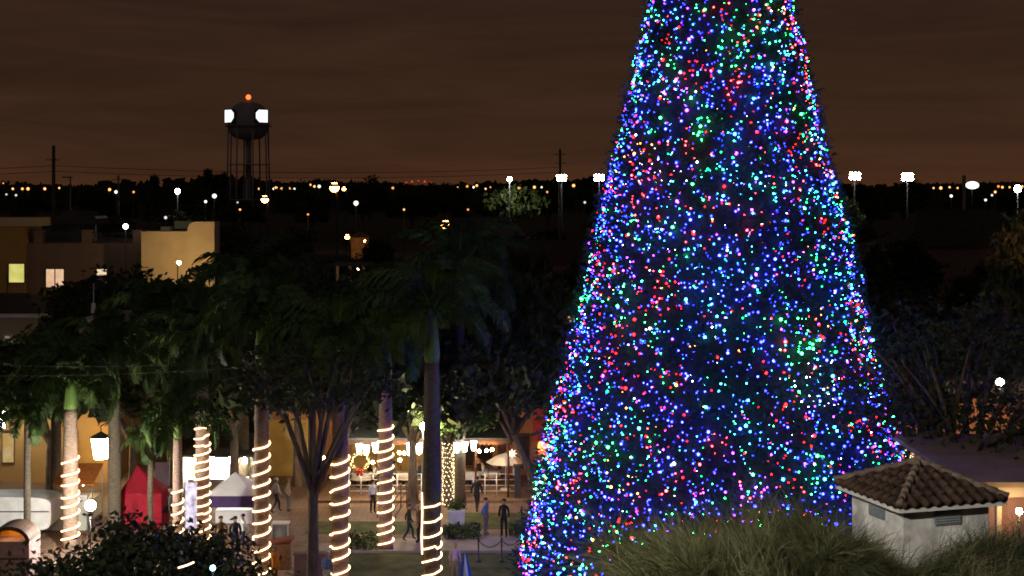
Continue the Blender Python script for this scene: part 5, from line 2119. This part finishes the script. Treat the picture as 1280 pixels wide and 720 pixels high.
# rafters under the eaves
for s in range(4):
    M4 = Matrix.Rotation(s * PI / 2, 3, 'Z')
    b = MB()
    for q in range(-3, 4):
        b.box(M4 @ Vector((q * .24, -(wl + hs_) / 2 + .01, -.075)), (.05, hs_ - wl - .06, .055), rot=M4)
    b.build('rafter_tails', M_white, t)
b = MB()
b.box((0, 0, -.04 - 1.1), (2 * wl, 2 * wl, 2.2))
wall = b.build('wall', M_stucco, t)
for s in range(4):
    M4 = Matrix.Rotation(s * PI / 2, 3, 'Z')
    b = MB()
    c = M4 @ Vector((.02, -wl - .012, -.30))
    b.box(c, (.52, .03, .26), rot=M4)
    v_ = b.build('vent_window', mat('vent_blue', (.20, .25, .28), .6, .15, 3), t)
    b = MB()
    for q in range(5):
        b.box(M4 @ Vector((.02, -wl - .034, -.39 + .045 * q)), (.48, .02, .018), rot=M4 @ Matrix.Rotation(R(25), 3, 'X'))
    b.build('louvre', mat('vent_grey', (.30, .33, .35), .6, .15, 3), v_)
# the tiled building that carries it
t2 = thing('tiled_building', 'building under the cupola, its tiled roof lost in foliage', 'building', (cc.x, cc.y, 0), ang)
zr2 = EZ - .95
b = MB()
b.box((0, 0, (zr2 - 2.2) / 2), (9, 9, zr2 - 2.2))
b.build('wall', M_stucco, t2)
b = MB()
hb = 4.9
b.add([(-hb, -hb, zr2 - 2.19), (hb, -hb, zr2 - 2.19), (hb, hb, zr2 - 2.19), (-hb, hb, zr2 - 2.19), (0, 0, zr2 + .25)], [(0, 1, 4), (1, 2, 4), (2, 3, 4), (3, 0, 4), (3, 2, 1, 0)])
b.build('roof', mat('roof_tiles_low', (.12, .085, .05), .85, .5, 5, bump=.5, detail=8), t2)
# added lamp on a mast out of view, put in to light the cupola
t = thing('added_mast_lamp', 'added unseen lamp on a tall mast beside the viewpoint, lighting plaza and cupola', 'lamp', (-4.4, 10.2, 0))
b = MB()
b.tube([(0, 0, 0), (0, 0, 19.2)], .08, 8)
b.build('pole', M_dark, t)
b = MB()
b.ball((0, 0, 19.5), .33, 12)
b.build('globe', glow('added_mast_glow', (1, .92, .80), 2400), t)

# wispy foliage in front
M_wisp = mat('wisp_leaf', (.080, .086, .036), .7, .7, 1.5, rand=.2)
M_wisp2 = mat('wisp_straw', (.15, .13, .065), .7, .5, 2)


def wispy_tree(px, Y, top, rx, rz, n, label, seed, lean=-.5, dark=False, hole=None):
    h = zat(top, Y)
    x = xat(px, Y)
    t = thing('wispy_tree', label, 'tree', (x, Y, 0), 0, 'wispy trees below the viewpoint')
    b = MB()
    b.tube([(0, 0, 0), (.05, 0, h * .5), (0, 0, h - rz * .6)], [.22, .15, .05], 9)
    rnd = random.Random(seed)
    for i in range(12):
        a = 2 * PI * i / 12
        b.tube([(0, 0, h - rz * 1.4), (rx * .3 * math.cos(a), rx * .3 * math.sin(a), h - rz * .75), (rx * .75 * math.cos(a), rx * .75 * math.sin(a), h - rz * (.5 + .3 * rnd.random()))], [.07, .04, .012], 6)
    b.build('trunk', M_bark, t)
    g = np.random.default_rng(seed)
    n *= 2
    nc = 95
    d = g.normal(size=(nc, 3))
    d /= np.linalg.norm(d, axis=1, keepdims=True)
    d[:, 2] = np.abs(d[:, 2]) * 1.0 - .25
    C = d * g.uniform(.5, 1.0, nc)[:, None] ** .5 * np.array([rx, rx, rz]) + np.array([0, 0, h - rz])
    per = n // nc
    P0 = np.repeat(C, per, 0) + g.normal(size=(nc * per, 3)) * np.array([.17, .17, .12])
    cl = np.repeat(g.normal(size=(nc, 3)) * .6 + np.array([lean, -.1, .35]), per, 0)
    for q in range(20 if px < 1050 else 5):
        a = g.uniform(0, 2 * PI)
        q0 = np.array([rx * .6 * math.cos(a), rx * .6 * math.sin(a), h - rz * g.uniform(.35, .7)])
        q1 = q0 + np.array([lean * g.uniform(.3, 1.0), g.normal() * .2, g.uniform(.3, .8)])
        u_ = g.random((150, 1)) ** .8
        P0 = np.concatenate([P0, q0 + (q1 - q0) * u_ + np.array([lean * .35, 0, -.25]) * u_ ** 2 + g.normal(size=(150, 3)) * .02])
        cl = np.concatenate([cl, np.tile((q1 - q0) * .8, (150, 1)) + g.normal(size=(150, 3)) * .25])
    m = len(P0)
    D = cl * g.uniform(.7, 1.5, (m, 1)) + g.normal(size=(m, 3)) * .30
    D /= np.linalg.norm(D, axis=1, keepdims=True)
    Ln = g.uniform(.4, 1.05, m)[:, None]
    W_ = np.cross(D, g.normal(size=(m, 3)))
    W_ /= np.linalg.norm(W_, axis=1, keepdims=True)
    wd = g.uniform(.0018, .0045, m)[:, None]
    sag = np.array([0, 0, -1.0])
    P1 = P0 + D * Ln * .5 + sag * Ln * .03
    P2 = P0 + D * Ln + sag * Ln * .22
    V = np.stack([P0 - W_ * wd, P0 + W_ * wd, P1 + W_ * wd, P1 - W_ * wd, P2, P2 + W_ * wd * .2], 1).reshape(-1, 3)
    i0 = (np.arange(m) * 6)[:, None]
    F = np.concatenate([i0 + np.array([[0, 1, 2, 3]]), i0 + np.array([[3, 2, 5, 4]])])
    straw = np.concatenate([np.repeat(g.random(nc) < .22, per), np.zeros(m - nc * per, bool)])
    mi = np.tile((g.random(m) < np.where(straw, .75, .10)).astype(int), 2)
    mesh_obj('crown', mesh_np('crown', V, F, [M_leaf if dark else M_wisp, M_wisp2], mi), t)


wispy_tree(985, 20.5, 668, 1.35, 1.0, 24000, 'olive wispy tree top in front of the decorated tree', 3, -.7)
wispy_tree(880, 19.0, 700, 1.15, .7, 16000, 'lowest olive wispy tree top at the foot of the decorated tree', 4, -.8)
wispy_tree(1060, 21.5, 692, .75, .8, 13000, 'olive wispy tree top below the front corner of the cupola', 5, -.2)
wispy_tree(1216, 22.0, 692, .85, .8, 14000, 'dark wispy tree top below the cupola wall', 6, .4, True)
wispy_tree(1290, 22.5, 698, 1.0, .9, 14000, 'dark wispy tree top at the corner past the cupola', 7, .3, True)

# ------------------------------------------------------------------ render settings
vs = scene.view_settings
scene.display_settings.display_device = 'sRGB'
vs.view_transform = 'Standard'
vs.look = 'None'
vs.exposure = 0
vs.gamma = 1
vs.use_curve_mapping = False
scene.render.engine = 'CYCLES'
cy = scene.cycles
cy.use_denoising = True
try:
    cy.denoiser = 'OPENIMAGEDENOISE'
except Exception:
    pass
cy.max_bounces = 4
cy.diffuse_bounces = 2
cy.glossy_bounces = 2
cy.transmission_bounces = 2
cy.sample_clamp_indirect = 2.0
cy.caustics_reflective = False
cy.caustics_refractive = False
cy.use_light_tree = True
cy.pixel_filter_type = 'BLACKMAN_HARRIS'
cy.filter_width = 1.75
scene.render.film_transparent = False
